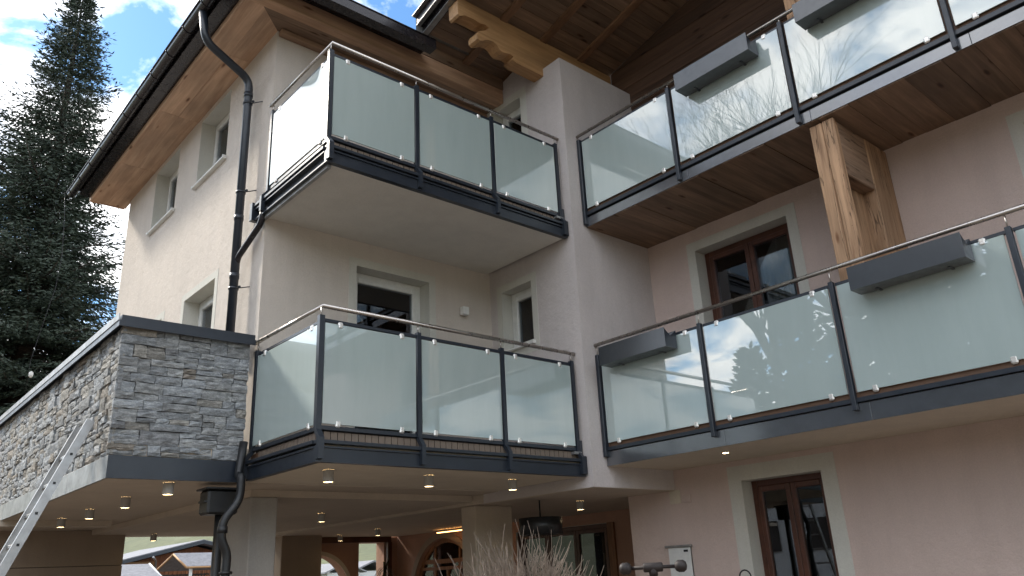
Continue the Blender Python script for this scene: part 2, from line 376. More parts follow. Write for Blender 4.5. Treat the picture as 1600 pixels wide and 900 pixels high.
# ------------------------------------------------------------------ ground and far terrain
m = MB(); m.quad((-60, -60, 0), (80, -60, 0), (80, 45, 0), (-60, 45, 0)); m.build('ground', 'paving', kind='structure')
def terrain():
    m = MB(); n = 96; rr = random.Random(3)
    radii = [40, 70, 110, 170, 260, 380, 520, 700, 1000, 1600]
    def h(a, r):
        t = max(0, (r-135)/420); k = .13+.035*math.sin(a*3+1)+.02*math.sin(a*7+2)+.01*math.sin(a*17)
        return -.05+min(t, 1.6)*500*k*(1 if t < 1 else 1)+(6*math.sin(a*11+r*.03) if r > 200 else 0)
    P = [[(r*math.cos(2*math.pi*i/n), r*math.sin(2*math.pi*i/n), h(2*math.pi*i/n, r)) for i in range(n)] for r in radii]
    for a, b_ in zip(P, P[1:]):
        for i in range(n): m.quad(a[i], a[(i+1) % n], b_[(i+1) % n], b_[i], sm=True)
    return m.build('hills', 'meadow', kind='structure')
terrain()

# ------------------------------------------------------------------ the building
B = thing('apartment_building', 'cream and pink rendered apartment building with timber soffits, stepped round an inner corner', 'building', (3.3, 7.755, 0))
XS, YF, XF, YN, XW = 3.30, 7.755, 6.547, 6.12, 7.985
wins = [(9.13, 10.19, 6.85, 7.93), (11.05, 12.11, 6.85, 7.93), (9.13, 10.19, 4.2, 5.2), (11.05, 12.11, 4.2, 5.2)]
wall('wall', 'plaster_cream', B, 'X', XS, YF+.3, 13.5, 2.577, 8.05, wins)
wall('wall', 'plaster_cream', B, 'Y', YF, XS, XF, 2.577, 8.05, [(4.465, 5.53, 2.86, 5.165)])
MB().box(XS+.302, XF, 13.2, 13.498, 2.58, 8.04).build('wall', 'plaster_cream', B)
wall('wall', 'plaster_shade_lilac', B, 'X', XF, YN+.3, YF+.3, 2.46, 8.1, [(6.93, 7.52, 4.3, 5.15), (6.93, 7.52, 7.1, 7.92)])
wall('wall', 'plaster_shade_lilac', B, 'Y', YN, XF, XW, 2.46, 8.1)
MB().box(XF+.3, XW, YN+.3, 6.6, 8.0, 8.099).build('wall', 'plaster_shade_lilac', B)
m = MB(); m.prism([(6.6, 8.1), (YF+.3, 8.1), (YF+.3, 8.22), (6.6, 8.6)], 'X', XF+.001, XF+.3); m.build('wall', 'plaster_shade_lilac', B)
gd = (4.21, 5.19, 0.02, 2.47)
ud = (4.08, 5.38, 2.95, 5.36)
ud2 = (.35, 1.60, 2.95, 5.36)
wall('wall', 'plaster_pink', B, 'X', XW, -3, YN, 0, 5.75, [gd, ud, ud2])
wall('wall', 'plaster_pink', B, 'X', XW, YN, 6.88, 0, 2.46)
MB().box(XW+.3, 9.7, 6.58, 6.88, 0, 2.46).build('wall', 'plaster_pink', B)
for q in wins[:2]: opening(B, 'X', XS, *q, 'pvc_white', rec=.2, trim=0, sill=True)
for q in wins[2:]: opening(B, 'X', XS, *q, 'pvc_white', rec=.2, trim=.09)
opening(B, 'Y', YF, 4.465, 5.53, 2.86, 5.165, 'pvc_white', rec=.2, trim=.095, name='balcony_door', curtain=False, trim_bottom=False)
opening(B, 'X', XF, 6.93, 7.52, 4.3, 5.15, 'pvc_white', rec=.17, trim=.095, sill=True)
opening(B, 'X', XF, 6.93, 7.52, 7.1, 7.92, 'pvc_white', rec=.17, trim=.12, sill=True)
opening(B, 'X', XW, *gd, 'frame_brown', rec=.2, leaves=2, trim=.165, name='door', trim_bottom=False, curtain=False)
opening(B, 'X', XW, *ud, 'frame_brown', rec=.2, leaves=2, trim=.12, name='balcony_door', trim_bottom=False)
opening(B, 'X', XW, *ud2, 'frame_brown', rec=.2, leaves=2, trim=.12, name='balcony_door', trim_bottom=False)

# undercroft: ceilings, beams, pillars, back walls
ST = 'ceiling'
MB().box(2.0, 9.7, YF+.002, 14.9, 2.574, 2.75).build(ST, 'plaster_undercroft', B)
MB().box(3.56, XF-.002, 8.28, 14.88, 2.50, 2.573).build(ST, 'plaster_undercroft', B)
MB().box(XF+.31, 9.69, YN+.31, 14.88, 2.462, 2.572).box(XF+.003, XF+.31, YF+.31, 14.88, 2.4625, 2.571).box(XF+.3, XW-.001, YN+.3, YF+.3, 2.4615, 2.5).build(ST, 'plaster_undercroft', B)
MB().box(XF+.005, XW-.003, YN+.005, YF+.29, 2.455, 2.4605).build(ST, 'plaster_undercroft', B)
MB().box(-4, 3.3, 12.3, 12.62, 2.49, 2.573).build('ceiling_beam', 'plaster_undercroft', B)
MB().box(3.56, 3.86, 8.26, 9.0, 0, 2.499, bv=.012).build('pillar', 'concrete', B)
MB().box(6.615, 7.25, 8.32, 8.62, 0, 2.461, bv=.01).build('pillar', 'plaster_undercroft', B)
MB().box(6.8, 7.62, 14.3, 14.75, 0, 2.4995, bv=.01).build('pillar', 'panel_beige', B)
bw = MB().box(-5, 4.06, 14.33, 14.6, 0, 2.572).build('wall', 'mortar', B)
for i in range(5):
    x1 = 4.07-i*1.62
    for z0, z1 in ((0, 1.0), (1.008, 2.03), (2.038, 2.57)):
        MB().box(x1-1.61, x1, 14.3, 14.329, z0, z1, bv=.003).build('wall_panel', 'panel_beige', bw)
wall('wall', 'plaster_orange', B, 'Y', 14.9, 7.0, 9.7, 0, 2.46, [(8.775, 9.376, 0, 2.345)], .3, [(7.13, 8.57, 0, 2.12)])
m = MB(); n = 26
for k in range(n):
    a0, a1 = math.pi*k/n, math.pi*(k+1)/n
    pa = [(7.85-r*math.cos(a), 1.4+r*math.sin(a)) for a, r in ((a0, .72), (a1, .72), (a1, .80), (a0, .80))]
    m.prism(pa, 'Y', 14.885, 14.91)
m.box(8.57, 8.65, 14.885, 14.91, 0, 1.4); m.build('trim', 'plaster_soffit', B)
MB().box(7.62, 9.5, 14.80, 14.88, 2.35, 2.459, bv=.006).build('beam', 'frame_brown', B)
MB().box(9.40, 9.5, 14.78, 14.86, 0, 2.349, bv=.006).build('beam', 'frame_brown', B)
wall('wall', 'plaster_orange', B, 'X', 9.7, 6.88, 15.2, 0, 2.573, [(8.83, 11.05, 0.02, 2.29)], .3, [(12.25, 14.27, 0, 2.33)])
opening(B, 'X', 9.7, 8.83, 11.05, .02, 2.29, 'frame_brown', rec=.05, leaves=3, trim=0, name='door', curtain=False)
MB().box(9.66, 9.71, 8.69, 8.828, 0, 2.29, bv=.004).build('trim', 'frame_oak', B)
m = MB()
for k in range(n):
    a0, a1 = math.pi*k/n, math.pi*(k+1)/n
    m.prism([(13.26-r*math.cos(a), 1.32+r*math.sin(a)) for a, r in ((a0, 1.01), (a1, 1.01), (a1, 1.13), (a0, 1.13))], 'X', 9.68, 9.71)
m.box(9.68, 9.71, 14.27, 14.39, 0, 1.32).box(9.68, 9.71, 12.13, 12.25, 0, 1.32); m.build('trim', 'panel_beige', B)
aw = MB()
for k in range(n):
    a0, a1 = math.pi*k/n, math.pi*(k+1)/n
    aw.prism([(13.26-r*math.cos(a), 1.32+r*math.sin(a)) for a, r in ((a0, .93), (a1, .93), (a1, 1.005), (a0, 1.005))], 'X', 9.78, 9.86)
for u in (12.27, 12.83, 13.65, 14.2): aw.box(9.78, 9.86, u-.035, u+.035, 0, 1.9 if 12.5 < u < 14 else 1.32)
aw.box(9.775, 9.865, 12.3, 14.22, 1.86, 1.94).box(9.775, 9.865, 12.3, 14.22, 1.74, 1.80).box(9.78, 9.86, 13.2, 13.26, 0, 1.74)
for u in (12.83, 13.65): aw.box(9.78, 9.86, u-.02, u+.02, 1.94, 2.2)
aw = aw.build('window', 'frame_oak', B)
m = MB()
for k in range(n):
    a0, a1 = math.pi*k/n, math.pi*(k+1)/n
    m.prism([(13.26, 1.32), (13.26-.94*math.cos(a0), 1.32+.94*math.sin(a0)), (13.26-.94*math.cos(a1), 1.32+.94*math.sin(a1))], 'X', 9.81, 9.82)
m.box(9.81, 9.82, 12.3, 14.22, 0, 1.32); m.build('pane', 'pane', aw)
m = MB().quad((10.6, 11.9, 0), (10.6, 14.9, 0), (10.6, 14.9, 2.57), (10.6, 11.9, 2.57)).quad((10.0, 11.9, 0), (10.6, 11.9, 0), (10.6, 11.9, 2.57), (10.0, 11.9, 2.57)).quad((10.0, 14.9, 0), (10.6, 14.9, 0), (10.6, 14.9, 2.57), (10.0, 14.9, 2.57))
m.build('room_wall', 'room', aw, fix=False)

# left block: flat roof with timber soffit, fascia and gutters
RF = MB().box(2.55, 6.6, 7.29, 14.0, 8.215, 8.4).box(2.57, 2.74, 7.1, 13.85, 8.06, 8.2).build('roof', 'gutter', B)
y = 7.3
k = 0
for (ya, yb) in ((7.2, 8.55), (8.553, 10.35), (10.353, 12.2), (12.203, 13.84)):
    for (xa, xb) in ((2.74, 3.02), (3.0225, 3.32)):
        o_ = .012*(k % 3)*.15; k += 1
        if ya < 7.5:
            pts = [(xa, 7.2+(xa-2.74)*.99), (xb, 7.2+(xb-2.74)*.99), (xb, yb), (xa, yb)]
            m = MB(); m.quad(*[(p[0], p[1], 8.0+o_) for p in pts]); m.quad(*[(p[0], p[1], 8.03) for p in pts])
            for i in range(4): m.quad((*pts[i], 8.0+o_), (*pts[(i+1) % 4], 8.0+o_), (*pts[(i+1) % 4], 8.03), (*pts[i], 8.03))
            m.build('soffit_board', 'wood_soffit', RF)
        else: MB().box(xa, xb, ya, yb, 8.0+o_, 8.03).build('soffit_board', 'wood_soffit', RF)
MB().box(2.735, 2.76, 7.2, 13.86, 7.985, 8.06, bv=.004).box(2.76, 3.3, 13.841, 13.86, 7.985, 8.06).build('soffit_edge', 'wood_soffit', RF)
for j, (ya, yb) in enumerate(((7.43, 7.535), (7.538, 7.645), (7.648, 7.752))):
    for (xa, xb) in ((2.97+(ya-7.43)*1.0, 4.6+j*.37), (4.603+j*.37, XF)):
        MB().box(xa, xb, ya, yb, 8.005+.002*((j+int(xa)) % 2), 8.03).build('soffit_board', 'wood_soffit_dark', RF)  # darker wood than the side soffit: front eave's shade put into the colour
MB().box(2.78, XF-.001, 7.28, 7.425, 7.99, 8.212, bv=.008).build('beam', 'wood_beam', RF)
MB().box(5.105, XF-.001, 7.272, 7.289, 8.2135, 8.395).build('board', 'wood_soffit_dark', RF)
MB().box(3.32, XF-.001, 7.665, 7.754, 7.93, 8.003, bv=.006).build('beam', 'wood_beam', RF)
m = MB().box(2.45, 5.1, 6.93, 7.07, 8.065, 8.075).box(2.45, 5.1, 6.93, 6.938, 8.075, 8.20).box(2.45, 5.1, 7.062, 7.07, 8.075, 8.2).box(5.092, 5.1, 6.938, 7.062, 8.075, 8.2).box(2.55, 5.1, 7.07, 7.28, 8.19, 8.21)
m.tube([(2.45, 6.93, 8.2), (5.1, 6.93, 8.2)], .012, 8); m.build('gutter', 'gutter', RF)
m = MB(); K = 12; xs_ = [(2.50-.075*math.cos(math.pi*i/K), 8.165-.075*math.sin(math.pi*i/K)) for i in range(K+1)]
for (xa, za), (xb, zb) in zip(xs_, xs_[1:]): m.quad((xa, 6.95, za), (xb, 6.95, zb), (xb, 14.1, zb), (xa, 14.1, za), sm=True)
m.quad(*[(a, 14.1, b_) for a, b_ in xs_]); m.quad(*[(a, 6.95, b_) for a, b_ in xs_])
m.tube([(2.42, 6.93, 8.172), (2.42, 14.12, 8.172)], .011, 8); m.build('gutter', 'gutter', RF, fix=False)
for i in range(12):
    yy = 7.35+i*.6
    m = MB(); pp = [(2.50-.079*math.cos(math.pi*q/10), yy, 8.165-.079*math.sin(math.pi*q/10)) for q in range(11)]
    m.tube(pp+[(2.6, yy, 8.19)], .007, 6); m.build('gutter_bracket', 'gutter', RF)

# main roof: sloping soffit, rafters, carved purlin, verge
def zs(y): return 8.627-.254*(y-6.34)
m = MB()
m.quad((5.05, 7.3, zs(7.3)+.03), (15, 7.3, zs(7.3)+.03), (15, -3, zs(-3)+.03), (5.05, -3, zs(-3)+.03))
m.quad((5.05, 7.3, zs(7.3)+.3), (15, 7.3, zs(7.3)+.3), (15, -3, zs(-3)+.3), (5.05, -3, zs(-3)+.3))
m.quad((5.05, 7.3, zs(7.3)+.03), (15, 7.3, zs(7.3)+.03), (15, 7.3, zs(7.3)+.3), (5.05, 7.3, zs(7.3)+.3))
m.quad((5.05, -3, zs(-3)+.03), (15, -3, zs(-3)+.03), (15, -12, zs(-3)-2.2), (5.05, -12, zs(-3)-2.2))
m.quad((5.05, -3, zs(-3)+.3), (15, -3, zs(-3)+.3), (15, -12, zs(-3)-1.9), (5.05, -12, zs(-3)-1.9))
MR = m.build('roof', 'roof_tile', B, fix=False)
def sloped(m, x0, x1, y0, y1, lo, hi):
    """a piece that follows the roof slope between y0 and y1"""
    P = [(x0, y0, zs(y0)+lo), (x1, y0, zs(y0)+lo), (x1, y1, zs(y1)+lo), (x0, y1, zs(y1)+lo), (x0, y0, zs(y0)+hi), (x1, y0, zs(y0)+hi), (x1, y1, zs(y1)+hi), (x0, y1, zs(y1)+hi)]
    for f in ((0, 3, 2, 1), (4, 5, 6, 7), (0, 1, 5, 4), (1, 2, 6, 5), (2, 3, 7, 6), (3, 0, 4, 7)): m.quad(*[P[i] for i in f])
    return m
yy = 7.28; j = 0
while yy > .2:
    wd = .158
    if j % 3 == 0 or yy < 4.2: segs = [(5.12, 7.98)]
    elif j % 3 == 1: segs = [(5.12, 6.6), (6.603, 7.98)]
    else: segs = [(5.12, 7.3), (7.303, 7.98)]
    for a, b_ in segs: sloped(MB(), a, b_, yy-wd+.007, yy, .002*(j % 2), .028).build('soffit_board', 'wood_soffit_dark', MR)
    yy -= wd; j += 1
for x in (5.86, 6.59, 7.32):
    sloped(MB(), x-.055, x+.055, -1, 7.27, -.045, .0).build('rafter', 'wood_rafter', MR)
pr = [(5.085, 8.50), (5.095, 8.31), (5.12, 8.285), (5.20, 8.335), (5.34, 8.345), (5.46, 8.335), (5.54, 8.355), (5.595, 8.335), (5.58, 8.285),
      (5.42, 8.19), (5.395, 8.14), (5.40, 8.07), (5.44, 8.05), (5.50, 8.085), (5.58, 8.13), (5.66, 8.145), (5.72, 8.125), (5.77, 8.07), (5.82, 8.05), (5.88, 8.065), (5.95, 8.08), (6.01, 8.065), (5.99, 8.01), (6.06, 7.985), (6.3, 7.985), (6.62, 7.98),
      (7.98, 8.02), (7.98, 8.575), (5.2, 8.575), (5.11, 8.55)]
m = MB(); m.prism(pr, 'Y', 6.44, 6.625); m.build('purlin', 'wood_yellow', MR)
sloped(MB(), 5.02, 5.115, -1, 7.12, -.03, .09).build('verge_board', 'gutter', MR)
sloped(MB(), 4.93, 5.019, -1, 7.12, .06, .20).build('verge_board', 'gutter', MR)
sloped(sloped(MB(), 5.018, 5.1, -1, 7.125, -.042, -.0305), 4.925, 4.985, -1, 7.125, .048, .0595).build('verge_zinc', 'steel_zinc', MR)  # pale zinc lips paint the lit lower edges of the dark boards
sloped(MB(), 4.88, 5.06, -1, 7.16, .201, .216).build('verge_zinc', 'steel_zinc', MR)  # pale strip stands for the bright upper edge of the verge
m = MB(); m.quad((4.93, 7.121, zs(7.12)-.03), (5.8, 7.121, zs(7.12)-.03), (5.8, 7.121, zs(7.12)+.2), (4.93, 7.121, zs(7.12)+.2)); m.quad((4.93, 7.14, zs(7.12)-.03), (5.8, 7.14, zs(7.12)-.03), (5.8, 7.14, zs(7.12)+.2), (4.93, 7.14, zs(7.12)+.2)); m.build('verge_zinc', 'steel_zinc', MR, fix=False)

# timber cladding of the upper storey on the right
def ytop(z): return min(YN, 6.34-(z-8.627)/.254)
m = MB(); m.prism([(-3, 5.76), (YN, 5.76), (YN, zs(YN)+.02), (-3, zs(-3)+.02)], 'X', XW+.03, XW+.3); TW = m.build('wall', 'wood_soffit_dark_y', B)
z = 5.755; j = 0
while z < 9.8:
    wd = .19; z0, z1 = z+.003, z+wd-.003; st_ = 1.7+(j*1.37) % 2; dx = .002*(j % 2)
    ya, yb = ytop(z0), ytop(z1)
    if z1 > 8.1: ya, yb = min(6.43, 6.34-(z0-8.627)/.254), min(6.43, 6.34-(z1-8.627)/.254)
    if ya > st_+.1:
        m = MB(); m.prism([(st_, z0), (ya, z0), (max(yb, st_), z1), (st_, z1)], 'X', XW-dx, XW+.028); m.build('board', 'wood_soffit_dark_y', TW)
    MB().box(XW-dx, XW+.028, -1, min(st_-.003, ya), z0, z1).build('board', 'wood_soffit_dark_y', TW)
    z += wd; j += 1

# timber prop between the right hand balconies
def prop(z0, z1, head):
    m = MB().box(6.84, 6.915, 2.845, 2.962, z0, z1, bv=.008).box(6.845, 6.915, 2.968, 3.095, z0, z1, bv=.008)
    p = m.build('timber_post', 'wood_old', B)
    MB().box(6.916, 7.50, 2.985, 3.08, z0, head-.001, bv=.004).build('recessed_board', 'wood_old', p)
    MB().box(7.501, 7.98, 2.85, 3.09, z0, z1-.002, bv=.01).build('rear_post', 'wood_old', p)
    MB().box(6.917, 7.499, 2.855, 3.085, head, z1-.003, bv=.01).build('head_block', 'wood_old_x', p)
prop(2.93, 5.622, 5.03); prop(5.86, 8.9, 8.3)

# ------------------------------------------------------------------ balconies
def P3(ax, u, c, z): return (c, u, z) if ax == 'X' else (u, c, z)
def clip(parent, ax, u, c, z, up_):
    m = MB(); m.pbox(ax, u-.026, u+.026, c-.007, c+.024, z-.032, z+.032, bv=.011)
    m.tube([P3(ax, u, c-.007, z+(.008 if up_ else -.008)), P3(ax, u, c-.010, z+(.008 if up_ else -.008))], .007, 8)
    return m.build('clamp', 'clip', parent)
def glass(parent, ax, a, b_, c, z0, z1, cu=.16):
    p = MB().pbox(ax, a, b_, c, c+.010, z0, z1, bv=.0015).build('glass_panel', 'frosted_glass', parent)
    return p, [(a+cu, z1-.005, True), (b_-cu, z1-.005, True), (a+cu, z0+.005, False), (b_-cu, z0+.005, False)]
# --- left hand balconies
def left_balcony(dz, label, soff):
    T = thing('balcony', label, 'balcony', (3.25, 6.2, 2.577+dz), 'glass fronted balconies')
    Z = lambda z: z+dz
    MB().box(3.30, 6.50, 6.26, YF-.002, Z(2.579), Z(2.76)).build('slab', soff, T)
    MB().box(3.305, 6.50, 6.30, YF-.003, Z(2.761), Z(2.845)).build('deck', 'deck_edge', T)  # unseen dark deck, added so the slab top bounces less light
    YB, XB = 6.205, 3.225
    posts = [3.25, 4.315, 5.40, 6.47]; sideP = [7.66]
    # beams: flanges and web
    for ax, c, u0, u1 in (('Y', YB, XB, 6.53), ('X', XB, YB+.062, 7.93 if dz else 7.64)):
        m = MB(); m.pbox(ax, u0, u1, c, c+.06, Z(2.577), Z(2.592)); m.pbox(ax, u0, u1, c+(.045 if dz and ax == 'X' else .012), c+.06, Z(2.5925), Z(2.70)); m.pbox(ax, u0, u1, c-.004, c+.075, Z(2.7005), Z(2.716))
        m.build('beam', 'anthracite', T)
        MB().pbox(ax, u0+.0, u1, c-.018, c+.07, Z(2.735), Z(2.768), bv=.003).build('ledge', 'anthracite', T)
        MB().pbox(ax, u0+.06, u1, c+.085, c+.1, Z(2.76), Z(2.87)).build('deck_edge', 'room', T)
        m = MB(); u = u0+.1
        while u < min(u1, 7.6 if ax == 'X' else 9)-.05: m.pbox(ax, u, u+.062, c+.07, c+.083, Z(2.77), Z(2.852)); u += .07
        o = m.build('slat_screen', 'slat', T); o['kind'] = 'stuff'
    MB().box(6.49, 6.545, 6.19, 6.24, Z(2.60), Z(2.80), bv=.003).build('end_plate', 'anthracite', T)
    MB().box(6.50, 6.53, 6.23, 6.28, Z(2.80), Z(2.98), bv=.003).build('end_plate', 'anthracite', T)
    MB().box(6.38, 6.50, 6.215, 6.27, Z(2.82), Z(2.85)).build('end_plate', 'steel_zinc', T)
    if dz:
        MB().box(3.19, 3.30, 7.88, 7.945, Z(2.57), Z(2.79), bv=.003).build('end_plate', 'anthracite', T)
        m = MB().box(3.262, 3.30, 6.265, 7.9, Z(2.540), Z(2.578)); m.build('drip_edge', 'steel_zinc', T)
        m = MB(); m.tube([(3.215, 6.222, Z(2.605)), (3.235, 6.222, Z(2.605))], .012, 8); m.build('bolt', 'clip', T)
    # posts with a cranked foot
    def post(ax, u, c, wd=.022):
        d = .025
        prof = [(c+.05, 3.905), (c+.05, 2.86), (c-.012, 2.785), (c-.012, 2.60)]
        m = MB()
        for (ca, za), (cb, zb) in zip(prof, prof[1:]):
            for (p0, p1) in (((ca-d, za), (cb-d, zb)), ):
                q = [P3(ax, u-wd, ca-d, Z(za)), P3(ax, u+wd, ca-d, Z(za)), P3(ax, u+wd, ca+d, Z(za)), P3(ax, u-wd, ca+d, Z(za))]
                r_ = [P3(ax, u-wd, cb-d, Z(zb)), P3(ax, u+wd, cb-d, Z(zb)), P3(ax, u+wd, cb+d, Z(zb)), P3(ax, u-wd, cb+d, Z(zb))]
                for i in range(4): m.quad(q[i], q[(i+1) % 4], r_[(i+1) % 4], r_[i])
                if za > 3.9: m.quad(*q)
                if zb < 2.61: m.quad(*r_)
        m.tube([P3(ax, u, c+.05, Z(3.905)), P3(ax, u, c+.05, Z(3.985))], .0065, 8, mi=1)
        return m.build('post', ['anthracite', 'stainless'], T)
    for u in posts: post('Y', u, YB, .022 if u > 3.3 else .026)
    for u in sideP: post('X', u, XB)
    # frame rails, glass, clamps
    for i in range(3):
        a, b_ = posts[i]+.024, posts[i+1]-.024
        MB().pbox('Y', a, b_, YB+.05, YB+.085, Z(3.855), Z(3.885), bv=.003).build('frame_rail', 'anthracite', T)
        MB().pbox('Y', a, b_, YB+.045, YB+.085, Z(2.862), Z(2.90), bv=.003).build('frame_rail', 'anthracite', T)
        p, cl = glass(T, 'Y', a+.012, b_-.012, YB+.036, Z(2.915), Z(3.84))
        for u, z, up_ in cl: clip(T, 'Y', u, YB+.036, z, up_)
    a, b_ = YB+.085, 7.635
    MB().pbox('X', a, b_, XB+.05, XB+.085, Z(3.855), Z(3.885), bv=.003).build('frame_rail', 'anthracite', T)
    MB().pbox('X', a, b_, XB+.045, XB+.085, Z(2.862), Z(2.90), bv=.003).build('frame_rail', 'anthracite', T)
    p, cl = glass(T, 'X', a+.006, b_-.012, XB+.036, Z(2.915), Z(3.84))
    for u, z, up_ in cl: clip(T, 'X', u, XB+.036, z, up_)
    MB().tube([(3.262, 7.72, Z(4.0)), (3.262, 6.255, Z(4.0)), (6.535, 6.255, Z(4.0))], .0215, 16).build('handrail', 'stainless', T)
    return T
left_balcony(0, 'lower corner balcony beside the stone terrace, frosted glass on a dark steel frame', 'plaster_soffit')
left_balcony(2.9, 'upper corner balcony under the eaves, frosted glass on a dark steel frame with pale soffit', 'soffit_paint')

# --- right hand balconies
def right_balcony(z0, ft, r0, r1, g0, g1, hr, label, soff_wood):
    T = thing('balcony', label, 'balcony', (6.8, YN, z0), 'glass fronted balconies')
    XB = 6.79; Y0 = -1.5
    if soff_wood:
        MB().box(XB+.06, XW-.002, Y0, YN-.002, z0+.03, ft).build('slab', 'room', T)
        y = YN-.003; j = 0
        while y > Y0+.1:
            wd = (.27, .31, .24, .29, .33)[j % 5]
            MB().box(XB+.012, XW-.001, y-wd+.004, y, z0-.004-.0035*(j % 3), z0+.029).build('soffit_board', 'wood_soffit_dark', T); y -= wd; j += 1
    else:
        MB().box(XB+.012, XW-.002, Y0, YN-.002, z0+.004, ft).build('slab', 'plaster_soffit', T)
    MB().box(XB+.055, XW-.003, Y0, YN-.003, ft+.001, r1).build('deck', 'deck_edge', T)  # dark deck out of view, added to keep bounce off the wall above
    # fascia plates with open joints
    cuts = [YN-.003, 4.52, 3.03, 1.54, .05, Y0]
    for a, b_ in zip(cuts[1:], cuts): MB().box(XB, XB+.01, a+.002, b_-.002, z0, ft, bv=.0015).build('fascia_plate', 'anthracite_plate', T)
    MB().box(XB+.03, XB+.05, Y0, YN-.004, ft+.001, r0).build('shadow_gap', 'room', T)
    posts = [YN-.03, 4.625, 3.145, 1.655, .165, -1.32]
    MB().box(XB-.018, XB+.045, Y0, YN-.004, r0, r1, bv=.004).build('frame_rail', 'anthracite', T)
    MB().box(XB+.005, XB+.05, Y0, YN-.004, r1+.002, r1+.047).build('deck_edge', 'deck_edge', T)
    for i, u in enumerate(posts):
        m = MB().box(XB-.055, XB-.005 if i else XB+.03, u-.022, u+.022, z0+(.10 if not soff_wood else .015), g1+.045, bv=.004)
        m.build('post', 'anthracite', T)
        MB().tube([(XB-.03, u, g1+.045), (XB-.03, u, hr-.015)], .0065, 8).build('rail_stem', 'stainless', T)
    for a, b_ in zip(posts[1:], posts):
        MB().box(XB-.01, XB+.025, a+.023, b_-.023, g1+.005, g1+.035, bv=.003).build('frame_rail', 'anthracite', T)
        p, cl = glass(T, 'X', a+.045, b_-.04, XB-.022, g0, g1)
        for u, z, up_ in cl: clip(T, 'X', u, XB-.022, z, up_)
    MB().tube([(XB-.03, YN-.002, hr), (XB-.03, Y0, hr)], .0215, 16).build('handrail', 'stainless', T)
    return T
right_balcony(2.69, 2.85, 2.858, 2.90, 2.945, 3.935, 4.105, 'lower right balcony with plain plaster soffit and anthracite fascia', False)
right_balcony(5.655, 5.775, 5.80, 5.85, 5.885, 6.84, 6.945, 'upper right balcony with planked timber soffit, glass mirroring the sky', True)

# --- flower boxes on the railings
def flower_box(loc, label):
    T = thing('flower_box', label, 'flower box', loc, 'flower boxes hung on the railings')
    x, y, z = loc; Lh = .475
    MB().box(x, x+.004, y-Lh, y+Lh, z, z+.212, bv=.001).box(x+.004, x+.20, y-Lh, y+Lh, z, z+.005).box(x+.196, x+.2, y-Lh, y+Lh, z+.005, z+.2).build('box_shell', 'box_paint', T)
    for s in (-1, 1):
        yy = y+s*(Lh-.002)
        m = MB(); m.prism([(x+.004, z+.005), (x+.196, z+.005), (x+.196, z+.2), (x+.10, z+.13), (x+.004, z+.2)], 'Y', yy-.002, yy+.002); m.build('end_cap', 'anthracite', T)
    MB().box(x+.01, x+.19, y-Lh+.01, y+Lh-.01, z+.01, z+.10).build('soil', 'black_plastic', T)
    for s in (-1, 1): MB().box(x+.12, x+.23, y+s*.3-.012, y+s*.3+.012, z-.006, z-.001).build('bracket', 'anthracite', T)
    return T
flower_box((6.545, 2.41, 3.777), 'empty dark flower box on the lower railing, nearest below the timber post')
flower_box((6.545, 5.40, 3.777), 'empty dark flower box on the lower railing next to the white wall fin')
flower_box((6.545, 3.90, 6.625), 'grey flower box on the upper railing, whole in view left of the cropped one')
flower_box((6.545, 2.41, 6.615), 'grey flower box on the upper railing, cut off by the top of the picture')

# ------------------------------------------------------------------ stone clad terrace
CABLE = [(2.64, 15.6, 8.86), (2.70, 15.6, 8.37), (2.765, 15.6, 7.57), (2.74, 15.6, 6.93), (2.60, 15.6, 5.99), (2.535, 15.6, 5.51), (2.54, 15.6, 4.9)]
TE = thing('stone_terrace', 'terrace parapet clad in grey ledge stone with dark metal cap', 'terrace', (1.95, 7.69, 0))
MB().box(1.99, XS-.002, 7.72, 14.29, 2.567, 2.9).build('slab', 'plaster_undercroft', TE)
MB().box(2.0, XS-.003, 7.96, 14.28, 2.901, 3.02).build('bounce_floor', 'trim_white', TE)  # unseen pale floor, added to bounce light up to the eave soffit
CO = MB().box(2.0, 3.20, 7.725, 7.95, 2.75, 3.99).box(1.995, 2.2, 7.951, 14.3, 2.75, 3.99).build('wall', 'mortar', TE)
SM = ['stone_a', 'stone_b', 'stone_c', 'stone_d', 'stone_e', 'stone_f']
def stone_piece(m, ax, u0, u1, z0, z1, rr, proud, mi):
    """one split-faced stone: ragged outline, broken face"""
    nu = max(3, int((u1-u0)/.05)); nu = min(nu, 5); nz = 2 if z1-z0 < .07 else 3
    c = (7.725 if ax == 'Y' else 1.995)
    j = lambda a: rr.uniform(-a, a)
    G = []
    tilt = j(.010)
    for a in range(nu+1):
        col = []
        for q in range(nz+1):
            e = a in (0, nu) or q in (0, nz)
            uu = u0+(u1-u0)*a/nu+(j(.006)); zz_ = z0+(z1-z0)*q/nz+j(.005)
            col.append((uu, c-proud-(0 if e else .008)+j(.005 if e else .007)+tilt*(a/nu-.5), zz_))
        G.append(col)
    for a in range(nu):
        for q in range(nz):
            m.quad(*[P3(ax, *G[x][y_]) for x, y_ in ((a, q), (a+1, q), (a+1, q+1), (a, q+1))], mi=mi)
    bd = [G[a][0] for a in range(nu+1)]+[G[nu][q] for q in range(1, nz+1)]+[G[a][nz] for a in range(nu-1, -1, -1)]+[G[0][q] for q in range(nz-1, 0, -1)]
    for a, b_ in zip(bd, bd[1:]+bd[:1]):
        m.quad(P3(ax, *a), P3(ax, *b_), P3(ax, b_[0], c+.01, b_[2]), P3(ax, a[0], c+.01, a[2]), mi=mi)
